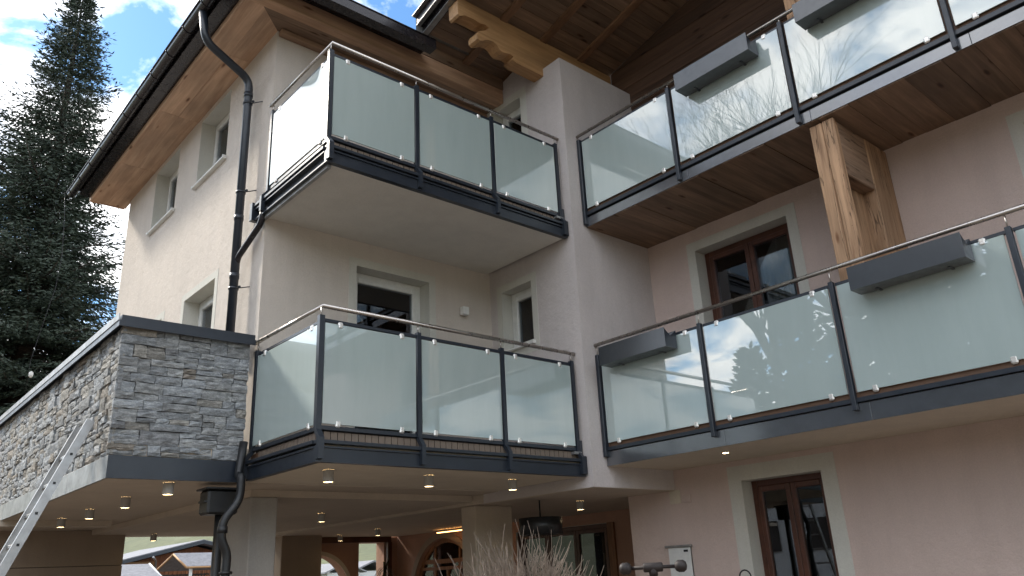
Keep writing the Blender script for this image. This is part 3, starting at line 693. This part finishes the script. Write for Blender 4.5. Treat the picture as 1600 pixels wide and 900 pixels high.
def stones(ax, u0, u1, z0, z1, seed):
    rr = random.Random(seed); res = []; z = z0
    while z < z1-.02:
        H = min(rr.choice([.085, .10, .12, .135, .15, .07]), z1-z)
        if z1-(z+H) < .045: H = z1-z
        u = u0
        while u < u1-.02:
            W = rr.choice([.12, .17, .22, .26, .31, .36])
            if u+W > u1-.09: W = u1-u
            k = rr.random()
            if H > .09 and k < .5:
                s = rr.uniform(.35, .65); cells = [(z, z+H*s), (z+H*s, z+H)]
            elif H > .12 and k < .68: cells = [(z, z+H*.33), (z+H*.33, z+H*.66), (z+H*.66, z+H)]
            else: cells = [(z, z+H)]
            for ci, (a, b_) in enumerate(cells):
                if b_-a < .055 and W < .3 or len(cells) == 1 or W < .2 or rr.random() < .5: sp = [(u, u+W)]
                else:
                    q = u+W*rr.uniform(.35, .65); sp = [(u, q), (q, u+W)]
                for s0, s1 in sp: res.append((s0+.0025, s1-.0025, a+.0025, b_-.0025, rr.uniform(.008, .034), rr.choices(range(6), [36, 28, 10, 16, 2, 8] if ax == 'Y' else [24, 12, 10, 20, 8, 26])[0]))  # bluer mix on the shaded front, warmer on the sunlit side: light as colour
            u += W
        z += H
    return res
rr = random.Random(11)
fs = stones('Y', 1.955, 3.205, 2.775, 3.985, 4); lf = stones('X', 7.70, 14.28, 2.775, 3.985, 9)
for s_ in fs:
    m = MB(); stone_piece(m, 'Y', *s_[:4], rr, s_[4], 0); m.build('stone', SM[s_[5]], CO)
lf.sort(key=lambda s_: s_[0]); nl = max(0, 298-len(fs))
for s_ in lf[:nl]:
    m = MB(); stone_piece(m, 'X', *s_[:4], rr, s_[4], 0); m.build('stone', SM[s_[5]], CO)
m = MB()
for s_ in lf[nl:]: stone_piece(m, 'X', *s_[:4], rr, s_[4], s_[5])
o = m.build('stone_cladding', SM, CO); o['kind'] = 'stuff'
MB().box(1.905, 3.235, 7.635, 7.98, 4.0, 4.012).box(1.905, 3.235, 7.635, 7.643, 3.955, 4.0).box(1.93, 3.235, 7.66, 7.98, 4.012, 4.07).build('cap', 'anthracite', TE)
MB().box(1.905, 2.25, 7.982, 14.35, 4.0, 4.012).box(1.905, 1.913, 7.645, 14.35, 3.955, 3.9995).box(1.93, 2.25, 7.982, 14.35, 4.012, 4.07).build('cap', 'anthracite', TE)
MB().box(1.897, 1.904, 7.64, 14.35, 4.01, 4.076).build('cap_glint', 'steel_zinc', TE)  # pale strip painting the sun's glint along the left rim of the cap
MB().box(1.965, 3.20, 7.675, 7.69, 2.565, 2.768, bv=.002).build('fascia_plate', 'anthracite', TE)
for a, b_ in ((7.692, 9.05), (9.055, 10.75), (10.755, 12.5), (12.505, 14.3)):
    MB().box(1.965, 1.98, a, b_, 2.565, 2.768, bv=.002).build('fascia_plate', 'steel_zinc', TE)

# ------------------------------------------------------------------ rainwater pipes, hopper, lamps, fittings
def smooth(pts, n=6):
    """round the corners of a polyline"""
    P = [Vector(p) for p in pts]; out_ = [P[0]]
    for a, b_, c in zip(P, P[1:], P[2:]):
        d = min((a-b_).length, (c-b_).length)*.42; d = min(d, .13)
        s = b_+(a-b_).normalized()*d; e = b_+(c-b_).normalized()*d
        for i in range(n+1):
            t = i/n; out_.append(s*(1-t)**2+b_*2*t*(1-t)+e*t*t)
    return out_+[P[-1]]
T = thing('downpipe', 'dark rainwater downpipe from the eaves gutter down the cream side wall', 'downpipe', (3.18, 8.22, 4.05))
MB().tube(smooth([(2.50, 8.08, 8.12), (2.56, 8.08, 7.72), (3.18, 8.22, 7.50), (3.18, 8.22, 4.0)]), .049, 18).build('pipe', 'anthracite', T)
for z in (7.28, 5.62, 4.9): MB().tube([(3.18, 8.22, z-.03), (3.18, 8.22, z+.03)], .055, 18).build('pipe_socket', 'anthracite', T)
for z in (7.16, 5.95, 4.75):
    MB().tube([(3.18, 8.22, z-.012), (3.18, 8.22, z+.012)], .058, 18).tube([(3.22, 8.17, z), (3.31, 8.05, z)], .006, 6).tube([(3.21, 8.14, z), (3.21, 8.12, z)], .014, 8).build('pipe_clip', 'anthracite', T)
MB().tube(smooth([(3.25, 7.70, 5.56), (3.25, 7.74, 5.40), (3.19, 8.18, 5.12), (3.19, 8.21, 5.05)]), .036, 14).build('branch_pipe', 'gutter', T)
T = thing('downpipe', 'crooked black downpipe between stone terrace and lower corner balcony', 'downpipe', (3.12, 7.5, 0))
MB().tube(smooth([(3.17, 7.62, 2.95), (3.13, 7.6, 2.62), (3.12, 7.5, 2.60), (3.12, 7.5, 2.38), (2.97, 7.5, 2.19), (2.965, 7.5, 2.03), (3.035, 7.5, 1.90), (3.03, 7.5, 1.70), (3.0, 7.5, 0.0)]), .040, 14).build('pipe', 'black_plastic', T)
MB().tube([(2.972, 7.5, 2.08), (2.971, 7.5, 2.14)], .048, 14).tube([(3.03, 7.5, 1.72), (3.03, 7.5, 1.745)], .06, 14).build('pipe_socket', 'black_plastic', T)
T = thing('rainwater_hopper', 'black plastic hopper box hanging under the terrace soffit beside the crooked pipe', 'hopper', (2.98, 7.85, 2.2))
MB().box(2.90, 3.20, 7.72, 7.95, 2.27, 2.50, bv=.02).build('hopper_body', 'black_plastic', T)
MB().box(2.87, 3.22, 7.69, 7.97, 2.50, 2.52, bv=.005).box(2.875, 2.9, 7.74, 7.9, 2.38, 2.40).build('lid', 'black_plastic', T)
MB().tube([(3.07, 7.84, 2.28), (3.07, 7.84, 0.0)], .045, 14).build('pipe', 'black_plastic', T)

dl = None
spots = [(2.575, 7.88, 2.567, 'nearest downlight under the terrace, in front of the black hopper'), (2.59, 9.24, 2.567, 'second downlight of the row under the terrace'),
         (2.60, 10.65, 2.567, 'third downlight of the row under the terrace'), (2.60, 12.0, 2.567, 'farthest downlight of the row under the terrace, near the ladder'),
         (4.45, 14.1, 2.50, 'small far downlight above the view to the brown barn'), (3.59, 6.66, 2.579, 'downlight under the left end of the lower corner balcony'),
         (4.74, 6.70, 2.579, 'middle downlight under the lower corner balcony'), (5.88, 6.72, 2.579, 'right downlight under the lower corner balcony'),
         (7.70, 7.47, 2.455, 'downlight under the ceiling behind the bare shrub'), (5.38, 10.14, 2.50, 'downlight deep in the undercroft above the square pier'),
         (7.95, 14.2, 2.462, 'far small downlight in front of the round arch opening'), (7.8, 12.6, 2.462, 'far downlight beside the arched window')]
for x, y, z, lab in spots:
    if dl is None:
        dl = thing('downlight', lab, 'downlight', (x, y, z), 'round ceiling downlights of the undercroft')
        MB().tube([(x, y, z-.001), (x, y, z-.11)], .05, 20, cap=False).tube([(x, y, z-.11), (x, y, z-.095)], .043, 20, cap=False).build('housing', 'concrete', dl)
        m = MB(); m.tube([(x, y, z-.097), (x, y, z-.095)], .042, 20); m.build('lens', 'lamp_glow', dl)
    else: copy_thing(dl, (x, y, z), lab)
T = thing('recessed_spotlight', 'small lit spotlight set flush into the soffit of the lower right balcony', 'spotlight', (7.24, 4.84, 2.69))
m = MB().tube([(7.24, 4.84, 2.6945), (7.24, 4.84, 2.686)], .045, 20, cap=False); m.tube([(7.24, 4.84, 2.6945), (7.24, 4.84, 2.688)], .037, 20, cap=False); m.build('bezel', 'stainless', T)
MB().tube([(7.24, 4.84, 2.6935), (7.24, 4.84, 2.691)], .03, 16).build('lens', 'lamp_glow', T)
T = thing('wall_lamp', 'square white metal wall lamp beside the balcony door', 'wall lamp', (6.05, YF, 4.85))
MB().box(6.0, 6.09, YF-.10, YF-.02, 4.80, 4.905, bv=.004).build('housing', 'pvc_white', T)
MB().box(6.02, 6.07, YF-.02, YF+.001, 4.82, 4.88).build('base_plate', 'aluminium', T)
T = thing('meter_cabinet', 'flat white utility cabinet door on the pink wall', 'cabinet', (XW, 6.14, 0))
MB().box(XW-.02, XW-.001, 5.985, 6.10, .6, 1.80).box(XW-.02, XW-.001, 5.985, 6.10, .6, 1.80).build('side_frame', 'steel_zinc', T)
MB().box(XW-.024, XW-.003, 5.985, 6.31, .6, 1.795, bv=.002).build('cabinet_door', 'pvc_white', T)
MB().box(XW-.05, XW-.003, 5.96, 6.34, 1.80, 1.825, bv=.002).build('top_flashing', 'steel_zinc', T)
MB().box(XW-.03, XW-.0245, 6.02, 6.08, 1.745, 1.77).build('lock', 'black_plastic', T)
T = thing('wall_vent', 'small louvred ventilation grille on the pink wall under the soffit', 'vent', (XW, 6.12, 2.4))
MB().box(XW-.015, XW-.001, 6.05, 6.21, 2.30, 2.46, bv=.003).build('vent_frame', 'plaster_soffit', T)
for i in range(5): MB().box(XW-.022, XW-.0155, 6.065, 6.195, 2.315+i*.028, 2.333+i*.028).build('louvre', 'plaster_soffit', T)
T = MB().box(XW-.02, XW-.001, 5.90, 6.02, 2.30, 2.39, bv=.003).build('junction_box', 'plaster_pink'); tag(T, 'blank square cover plate on the pink wall beside the vent', 'cover plate')
T = tag(MB().tube([(7.0, 7.5, 2.04), (7.0, 7.5, 2.24)], .27, 32).tube([(7.0, 7.5, 2.24), (7.0, 7.5, 2.455)], .01, 6).build('pendant_lamp', 'black_plastic'), 'black drum pendant lamp hanging behind the bare shrub', 'pendant lamp')
T = tag(MB().box(9.3, 9.32, 11.4, 12.9, 2.40, 2.415).build('light_strip', 'strip_glow'), 'thin warm light strip above the arched window', 'light strip')

# ladder leaning on the stone parapet
T = thing('ladder', 'aluminium extension ladder leaning against the stone parapet', 'ladder', (.7, 8.3, 0))
k = .397; top = 3.14; xf = lambda z: 1.87-k*(3.10-z)
for yy in (8.10, 8.50):
    m = MB(); dx = .028; dn = Vector((1, 0, -k)).normalized(); up_ = Vector((k, 0, 1)).normalized()
    a = Vector((xf(0), yy, 0)); b_ = Vector((xf(top), yy, top))
    for y0, y1, h in ((-.003, .003, .036), ):
        P = []
        for base in (a, b_):
            for s1 in (-1, 1):
                for s2 in (y0, y1): P.append(base+dn*h*s1+Vector((0, s2, 0)))
        for f in ((0, 1, 3, 2), (4, 6, 7, 5), (0, 4, 5, 1), (2, 3, 7, 6), (0, 2, 6, 4), (1, 5, 7, 3)): m.quad(*[P[i] for i in f])
    for s1 in (-1, 1):
        P = []
        for base in (a, b_):
            for q in (s1*.032, s1*.038):
                for s2 in (.0, .028): P.append(base+dn*q+Vector((0, s2*(1 if yy < 8.3 else -1), 0)))
        for f in ((0, 1, 3, 2), (4, 6, 7, 5), (0, 4, 5, 1), (2, 3, 7, 6), (0, 2, 6, 4), (1, 5, 7, 3)): m.quad(*[P[i] for i in f])
    m.build('stile', 'aluminium', T)
z = .2
while z < top-.1:
    x = xf(z); MB().box(x-.014, x+.014, 8.10, 8.50, z-.014, z+.014, bv=.003).build('rung', 'aluminium', T)
    m = MB(); m.box(x-.011, x+.011, 8.093, 8.0985, z-.011, z+.011); m.build('rung_end', 'black_plastic', T)
    z += .262

# iron T-handled post in front of the door
T = thing('tee_handle_post', 'dark iron post with a T-shaped handle and round knobs', 'post', (2.98, 2.46, 0))
c0 = Vector((2.98, 2.46, 1.597)); ax_ = Vector((.64, -.768, 0)).normalized()
MB().tube([(2.98, 2.46, 0), (2.98, 2.46, 1.56)], .016, 14).tube([(2.98, 2.46, 1.56), (2.98, 2.46, 1.59)], .02, 14).build('stem', 'iron', T)
L_ = .125
MB().tube([c0-ax_*L_*.8, c0+ax_*L_*.8], .008, 12).tube([c0-ax_*.045, c0-ax_*.04, c0+ax_*.04, c0+ax_*.045], [.016, .021, .021, .016], 14).build('crossbar', 'iron', T)
for s in (-1, 1):
    e = c0+ax_*s*L_
    MB().tube([e-ax_*.028, e-ax_*.022, e-ax_*.01, e+ax_*.012, e+ax_*.024, e+ax_*.028], [.010, .020, .0265, .0265, .018, .004], 16).build('knob', 'iron', T)

# hoop handle by the door
tag(MB().tube([(7.6, 4.98, 1.0)]+[(7.6, 5.05-.07*math.cos(math.pi*i/8), 1.45+.07*math.sin(math.pi*i/8)) for i in range(9)]+[(7.6, 5.12, 1.0), (7.6, 5.12, 0)], .008, 8).build('hoop_handle', 'black_plastic'), 'thin dark hoop standing in front of the ground floor door', 'hoop')

# ------------------------------------------------------------------ vegetation
def mesh_np(name, V, F, mat, parent=None, smooth=False):
    """V (n,3), F (m,4) quads"""
    me = bpy.data.meshes.new(name); o = bpy.data.objects.new(name, me); C.objects.link(o)
    off = np.array((0, 0, 0.))
    if parent is not None: o.parent = parent; off = np.array(ORG[parent.name])
    ORG[o.name] = Vector(off); V = V-off
    me.vertices.add(len(V)); me.vertices.foreach_set('co', V.astype(np.float32).ravel())
    me.loops.add(F.size); me.loops.foreach_set('vertex_index', F.astype(np.int32).ravel())
    me.polygons.add(len(F)); me.polygons.foreach_set('loop_start', np.arange(0, F.size, F.shape[1], dtype=np.int32))
    me.polygons.foreach_set('loop_total', np.full(len(F), F.shape[1], dtype=np.int32))
    me.materials.append(M[mat]); me.update(calc_edges=True); me.validate(); return o

def spruce(x, y, H, Rm, seed, label, dens=1.0, lo=.12, group=None, sz=1.0):
    T = thing('spruce_tree', label, 'spruce', (x, y, 0), group); rg = np.random.default_rng(seed); rr = random.Random(seed)
    MB().tube([(x, y, 0), (x, y, H*.5), (x, y, H)], [H*.014+.05, H*.008+.03, .012], 10).build('trunk', 'bark', T)
    S = []; D = []; LN = []           # sprig base, direction, length
    z = H*lo
    br = MB()
    while z < H-.1:
        t = (z/H-lo)/(1-lo); rad = Rm*((1-t)**.80)*rr.uniform(.78, 1.12)+.10
        nb = int((7+3*(1-t))*dens*(.72 if sz < 1 else 1))+2; a0 = rr.random()*6.28
        for i in range(nb):
            a = a0+6.283*i/nb+rr.uniform(-.3, .3); Lb = rad*(rr.uniform(.45, 1.18) if sz < 1 else rr.uniform(.6, 1.15))
            if rr.random() < .06: Lb *= 1.22
            e0 = (.25*t-.12)+rr.uniform(-.12, .10); zb = z+rr.uniform(-.15, .15)
            n = max(4, int(Lb/.11)); pts = []
            for q in range(n+1):
                s = q/n; r_ = Lb*s; dzv = Lb*(e0*s-.38*(1-t)*s*s+.30*s**3.2)
                pts.append((x+math.cos(a)*r_, y+math.sin(a)*r_, zb+dzv))
            pts = np.array(pts)
            if Lb > .8: br.tube([tuple(p) for p in pts[::3]], [max(.006, .03*Lb*(1-k_/len(pts[::3]))*.5) for k_ in range(len(pts[::3]))], 4, cap=False)
            ca, sa = math.cos(a), math.sin(a)
            for q in range(1, n+1):
                p = pts[q]; s = q/n; dirv = pts[q]-pts[q-1]; dirv /= np.linalg.norm(dirv)
                S.append(p); D.append(dirv); LN.append(.15)
                if q < n*.18: continue
                tw = Lb*.42*(1-s)**.7+.10
                for sd_ in (-1, 1):
                    sw = np.array((-sa*sd_, ca*sd_, 0)); d = dirv*.75+sw*.8+np.array((0, 0, -.10-.35*(1-t)*rr.random())); d /= np.linalg.norm(d)
                    ln = tw*rr.uniform(.6, 1.15); k_ = max(1, int(ln/(.085*sz)))
                    for u in range(k_):
                        S.append(p+d*ln*(u+.3)/k_+rg.normal(0, .012, 3)); D.append(d+rg.normal(0, .24, 3)+np.array((0, 0, -.12))); LN.append(.15)
        z += rr.uniform(.17, .30)*(1.0 if t < .8 else .8)/dens**.3*sz**.5
    S = np.array(S); D = np.array(D); D /= np.linalg.norm(D, axis=1)[:, None]; LN = np.array(LN)[:, None]*rg.uniform(.7, 1.35, (len(S), 1))*sz
    U = np.cross(D, rg.normal(0, 1, S.shape)); U /= np.linalg.norm(U, axis=1)[:, None]; W = LN*rg.uniform(.10, .17, (len(S), 1))*(1 if sz < 1.5 else 1.9)
    V = np.stack([S, S+D*LN*.45+U*W, S+D*LN, S+D*LN*.45-U*W], 1).reshape(-1, 3)
    mesh_np('crown', V, np.arange(len(V)).reshape(-1, 4), 'needles', T)
    if br.v: br.build('branches', 'bark', T, fix=False)
    return len(S)
n_main = spruce(2.9, 18.8, 16.0, 2.55, 21, 'tall dark spruce rising behind the stone parapet, left of the building', 2.7, .27, None, .76)
print('spruce sprigs', n_main)

def bare_tree(x, y, H, seed, label, group=None, mat='twig', lean=0):
    T = thing('bare_tree', label, 'tree', (x, y, 0), group); rr = random.Random(seed); m = MB()
    def grow(p, d, L_, r, lev):
        n = 4; pts = [p]; rs = [r]
        for i in range(n):
            j_ = .15 if lev else .03; d = (d+Vector((rr.gauss(0, j_), rr.gauss(0, j_), rr.gauss(.02, .07)))).normalized(); p = p+d*L_/n; pts.append(p); rs.append(r*(1-.5*(i+1)/n))
        m.tube([tuple(q) for q in pts], rs, 6 if lev < 2 else 3, cap=False)
        if lev >= 5: return
        kids = rr.choice([3, 3, 4]) if lev else 6
        for i in range(kids+(1 if lev < 4 else 0)):
            at_ = rr.uniform(.35 if lev else .8, 1) if i else 1; q = pts[min(n, int(at_*n))]
            side = Vector((rr.gauss(0, 1), rr.gauss(0, 1), rr.gauss(.25, .4))).normalized()
            grow(q, (d*1.0+side*rr.uniform(.45, .85)).normalized(), L_*rr.uniform(.66, .9)*(.5 if lev == 0 else 1), rs[min(n, int(at_*n))]*.72, lev+1)
    grow(Vector((x, y, 0)), Vector((lean, 0, 1)).normalized(), H*.42, H*.013, 0)
    k_ = H/max(v[2] for v in m.v); m.v = [(x+(v[0]-x)*.8, y+(v[1]-y)*.8, v[2]*k_) for v in m.v]
    m.build('trunk', mat, T, fix=False)
    return T
# trees across the courtyard, outside the frame, that the glass mirrors
tg = 'trees across the courtyard'
bare_tree(-9.0, 13.2, 21.5, 5, 'bare deciduous tree across the courtyard, mirrored in the upper glass', tg)
bare_tree(-10.6, 10.2, 22.5, 8, 'second bare deciduous tree across the courtyard, mirrored in the upper glass', tg)
for q, (x_, y_, h_, r_, lab) in enumerate(((-16.3, 20.3, 7.4, 2.6, 'shortest spruce of the row across the courtyard'), (-17.2, 18.6, 10.4, 2.9, 'second shortest spruce of the row across the courtyard'),
        (-18.2, 16.6, 13.2, 3.3, 'third spruce of the row across the courtyard'), (-19.6, 14.0, 16.8, 3.8, 'fourth spruce of the row across the courtyard'),
        (-20.6, 11.2, 17.5, 4.0, 'fifth spruce of the row across the courtyard'), (-21.5, 8.2, 18.0, 4.2, 'sixth spruce of the row across the courtyard'), (-22.2, 5.0, 18.0, 4.2, 'last spruce of the row across the courtyard'))):
    spruce(x_, y_, h_, r_, 31+q, lab, 1.0, .03, tg, 2.6)

# bare pollarded shrub
def shrub(x, y):
    T = thing('bare_shrub', 'bare pale-twigged shrub standing in front of the undercroft', 'shrub', (x, y, 0)); rr = random.Random(77)
    MB().tube([(x, y, 0), (x+.01, y, .5), (x, y, 1.0)], [.05, .042, .05], 10).build('trunk', 'shrub_twig', T)
    m = MB()
    for i in range(900):
        a = rr.random()*6.283; s = math.sqrt(rr.random()); o_ = s*.10
        p = Vector((x+math.cos(a)*o_, y+math.sin(a)*o_, .91+rr.uniform(-.16, .14)))
        d = Vector((math.cos(a)*s*.74+rr.gauss(0, .15), math.sin(a)*s*.74+rr.gauss(0, .15), 1.0+rr.gauss(0, .1))).normalized()
        Lt = rr.uniform(.50, .80)*(1-.22*s); pts = [p]; n = 7
        for k_ in range(n):
            d = (d+Vector((rr.gauss(0, .085), rr.gauss(0, .085), .07))).normalized(); p = p+d*Lt/n; pts.append(p)
            if rr.random() < .7 and k_ > 0:
                q = p; e = (d+Vector((rr.gauss(0, .38), rr.gauss(0, .38), .1))).normalized(); pp = [q]
                for _ in range(3): e = (e+Vector((rr.gauss(0, .08), rr.gauss(0, .08), .09))).normalized(); q = q+e*Lt*.09; pp.append(q)
                m.tube([tuple(v_) for v_ in pp], [.0027, .0024, .002, .0015], 4, cap=False)
        m.tube([tuple(v_) for v_ in pts], [.0048-.0004*k_ for k_ in range(n+1)], 5, cap=False)
    m.build('twigs', 'shrub_twig', T, fix=False)
shrub(3.40, 3.84)

# house plant in the far opening
T = thing('potted_plant', 'dark drooping plant in the far rectangular opening', 'plant', (9.05, 14.4, 0)); rr = random.Random(4)
MB().tube([(9.05, 14.4, 0), (9.05, 14.4, .45)], [.16, .2], 16).build('pot', 'black_plastic', T)
m = MB().tube([(9.05, 14.4, .4), (9.09, 14.4, 1.3), (9.07, 14.4, 1.95)], [.03, .028, .022], 8).tube([(9.08, 14.4, 1.75), (9.15, 14.35, 2.02)], .02, 6); m.build('trunk', 'plant', T)
m = MB()
for i in range(110):
    a = rr.random()*6.283; z = rr.uniform(1.3, 1.85); l = rr.uniform(.18, .34); p = Vector((9.07, 14.4, z)); pr = None
    for k_ in range(6):
        s = k_/5; q = p+Vector((math.cos(a)*l*s, math.sin(a)*l*s, .12*s-.5*s*s*l*2.2)); wv = Vector((-math.sin(a), math.cos(a), 0))*.012*(1-s*.8)
        if pr: m.quad(tuple(pr[0]-pr[1]), tuple(pr[0]+pr[1]), tuple(q+wv), tuple(q-wv))
        pr = (q, wv)
m.build('leaves', 'plant', T, fix=False)

# light cable in front of the big spruce
T = thing('light_cable', 'thin cable with a white bulb hanging in front of the spruce', 'cable', (2.54, 15.6, 4.9))
pts = []
for px_, py_, r_ in ((0.135, .9, 14.0),): pass
pts = CABLE
MB().tube(pts, .0032, 6).build('cable', 'gutter', T)
MB().tube([(2.57, 15.57, 5.22), (2.57, 15.57, 5.25), (2.57, 15.57, 5.31), (2.57, 15.57, 5.33)], [.015, .035, .035, .01], 12).build('bulb', 'pvc_white', T)

# ------------------------------------------------------------------ what lies beyond the undercroft
def house_roof(m, x0, x1, y0, y1, ze, zr, t=.16, o_=.6):
    """gable facing -y: ridge runs along y"""
    xm = (x0+x1)/2; k_ = (zr-ze)/((x1-x0)/2)
    for s, xa in ((-1, x0-o_), (1, x1+o_)):
        za = ze-o_*k_
        P = [(xa, y0, za), (xm, y0, zr), (xm, y1, zr), (xa, y1, za)]
        m.quad(*P); m.quad(*[(a, b_, c+t) for a, b_, c in P])
        m.quad(P[0], P[1], (P[1][0], P[1][1], P[1][2]+t), (P[0][0], P[0][1], P[0][2]+t)); m.quad(P[0], P[3], (P[3][0], P[3][1], P[3][2]+t), (P[0][0], P[0][1], P[0][2]+t))
T = thing('barn', 'brown timber barn with grey gable roof seen through the undercroft', 'barn', (14.9, 40, 0))
m = MB(); m.prism([(11.4, 0), (18.4, 0), (18.4, 2.72), (14.9, 3.60), (11.4, 2.80)], 'Y', 40.7, 49); m.build('wall', 'barn_wood', T)
m = MB(); m.prism([(9.6, 2.50), (14.9, 3.74), (20.2, 2.45), (20.2, 2.58), (14.9, 3.88), (9.6, 2.64)], 'Y', 39.8, 49.5); m.build('roof', 'roof_tile', T)
m = MB(); m.prism([(9.6, 2.44), (14.9, 3.68), (20.2, 2.39), (20.2, 2.55), (14.9, 3.84), (9.6, 2.60)], 'Y', 39.72, 39.79); m.build('verge_board', 'anthracite', T)
m = MB().box(11.42, 12.98, 40.64, 40.69, 0, 2.95); m.build('panel', 'wood_yellow', T)
for i in range(26):
    xx = 13.1+i*.2; MB().box(xx, xx+.05, 40.66, 40.7, 0, 3.36-abs(xx-14.9)*.26).build('batten', 'barn_wood', T)
MB().tube([(12.6, 39.7, 3.12), (12.75, 39.9, 3.02), (13.0, 40.5, 2.95), (13.0, 40.6, 0)], .05, 6).build('gutter_pipe', 'steel_zinc', T)
T = thing('canopy', 'small porch canopy with grey shingles and pale timber underside before the barn', 'canopy', (13.5, 36, 0))
m = MB(); m.quad((12.25, 36.0, 3.05), (17.5, 36.0, 3.05), (17.5, 35.0, 2.49), (12.45, 35.0, 2.49)); m.quad((12.25, 36.0, 3.11), (17.5, 36.0, 3.11), (17.5, 35.0, 2.55), (12.45, 35.0, 2.55)); m.quad((12.45, 35.0, 2.49), (17.5, 35.0, 2.49), (17.5, 35.0, 2.55), (12.45, 35.0, 2.55)); m.quad((12.25, 36.0, 3.05), (12.45, 35.0, 2.49), (12.45, 35.0, 2.55), (12.25, 36.0, 3.11))
m.quad((12.25, 36.0, 3.10), (17.5, 36.0, 3.10), (17.3, 37.4, 2.42), (12.0, 37.4, 2.42)); m.build('roof', 'roof_tile', T, fix=False)
MB().tube([(12.25, 36.0, 3.06), (12.46, 34.98, 2.50)], .045, 6).tube([(12.25, 36.0, 3.06), (12.0, 37.4, 2.40)], .045, 6).tube([(12.45, 34.98, 2.49), (17.5, 34.98, 2.49)], .045, 6).build('verge_board', 'wood_yellow', T)
for xx in (12.72, 15.9): MB().box(xx-.05, xx+.05, 35.1, 35.2, 0, 2.48).build('post', 'pvc_white', T)
for i in range(14): MB().box(12.0+i*.13, 12.045+i*.13, 36.2, 36.23, .9, 2.2).build('baluster', 'black_plastic', T)
MB().box(11.9, 13.9, 36.19, 36.24, 2.2, 2.26).build('rail', 'black_plastic', T)
T = thing('shed', 'low shed with grey shingle roof left of the barn', 'shed', (9.4, 33, 0))
MB().box(7.5, 10.5, 33.3, 35, 0, 2.2).build('wall', 'barn_wood', T)
m = MB(); m.prism([(34.3, 2.66), (32.6, 2.10), (32.6, 2.04), (34.3, 2.58), (36.0, 2.04), (36.0, 2.10)], 'X', 6.6, 10.75); m.build('roof', 'roof_tile', T)
MB().tube([(10.77, 34.3, 2.66), (10.77, 32.58, 2.08)], .035, 6).build('verge_board', 'pvc_white', T)
def far_house(x, y, w_, d, h, label, rot=0):
    T = thing('far_house', label, 'house', (x, y, 0), 'white houses on the far meadow')
    MB().box(x-w_/2, x+w_/2, y, y+d, 0, h).build('wall', 'white_wall', T)
    m = MB(); m.prism([(x-w_/2-.8, h-.1), (x, h+w_*.22), (x+w_/2+.8, h-.1), (x+w_/2+.8, h+.12), (x, h+w_*.22+.25), (x-w_/2-.8, h+.12)], 'Y', y-.8, y+d+.8); m.build('roof', 'roof_tile', T)
    for i in range(3): MB().box(x-w_/2+w_*(i+.5)/3-.6, x-w_/2+w_*(i+.5)/3+.6, y-.05, y-.01, h-2.2, h-1.0).build('window', 'room', T)
far_house(63.4, 112, 5.5, 8, 3.0, 'small white house seen through the round arch')
far_house(69.5, 114, 6, 8, 3.1, 'small white house seen through the rectangular opening')
far_house(50.5, 110, 6, 8, 3.0, 'small white house half hidden behind the square pier')
# white house across the courtyard, mirrored in the ground floor door
T = thing('neighbour_house', 'white house across the courtyard, mirrored in the ground floor door', 'house', (-9, 13, 0))
MB().box(-17, -11.5, 12.2, 18.5, 0, 4.0).build('wall', 'white_wall', T)
for yy in (13.2, 15.2, 17.2): MB().box(-11.49, -11.45, yy-.4, yy+.4, 1.9, 3.0).build('window', 'room', T)
m = MB(); m.prism([(11.6, 3.9), (15.3, 5.6), (19.1, 3.9), (19.1, 4.05), (15.3, 5.8), (11.6, 4.05)], 'X', -17.6, -10.9); m.build('roof', 'roof_tile', T)
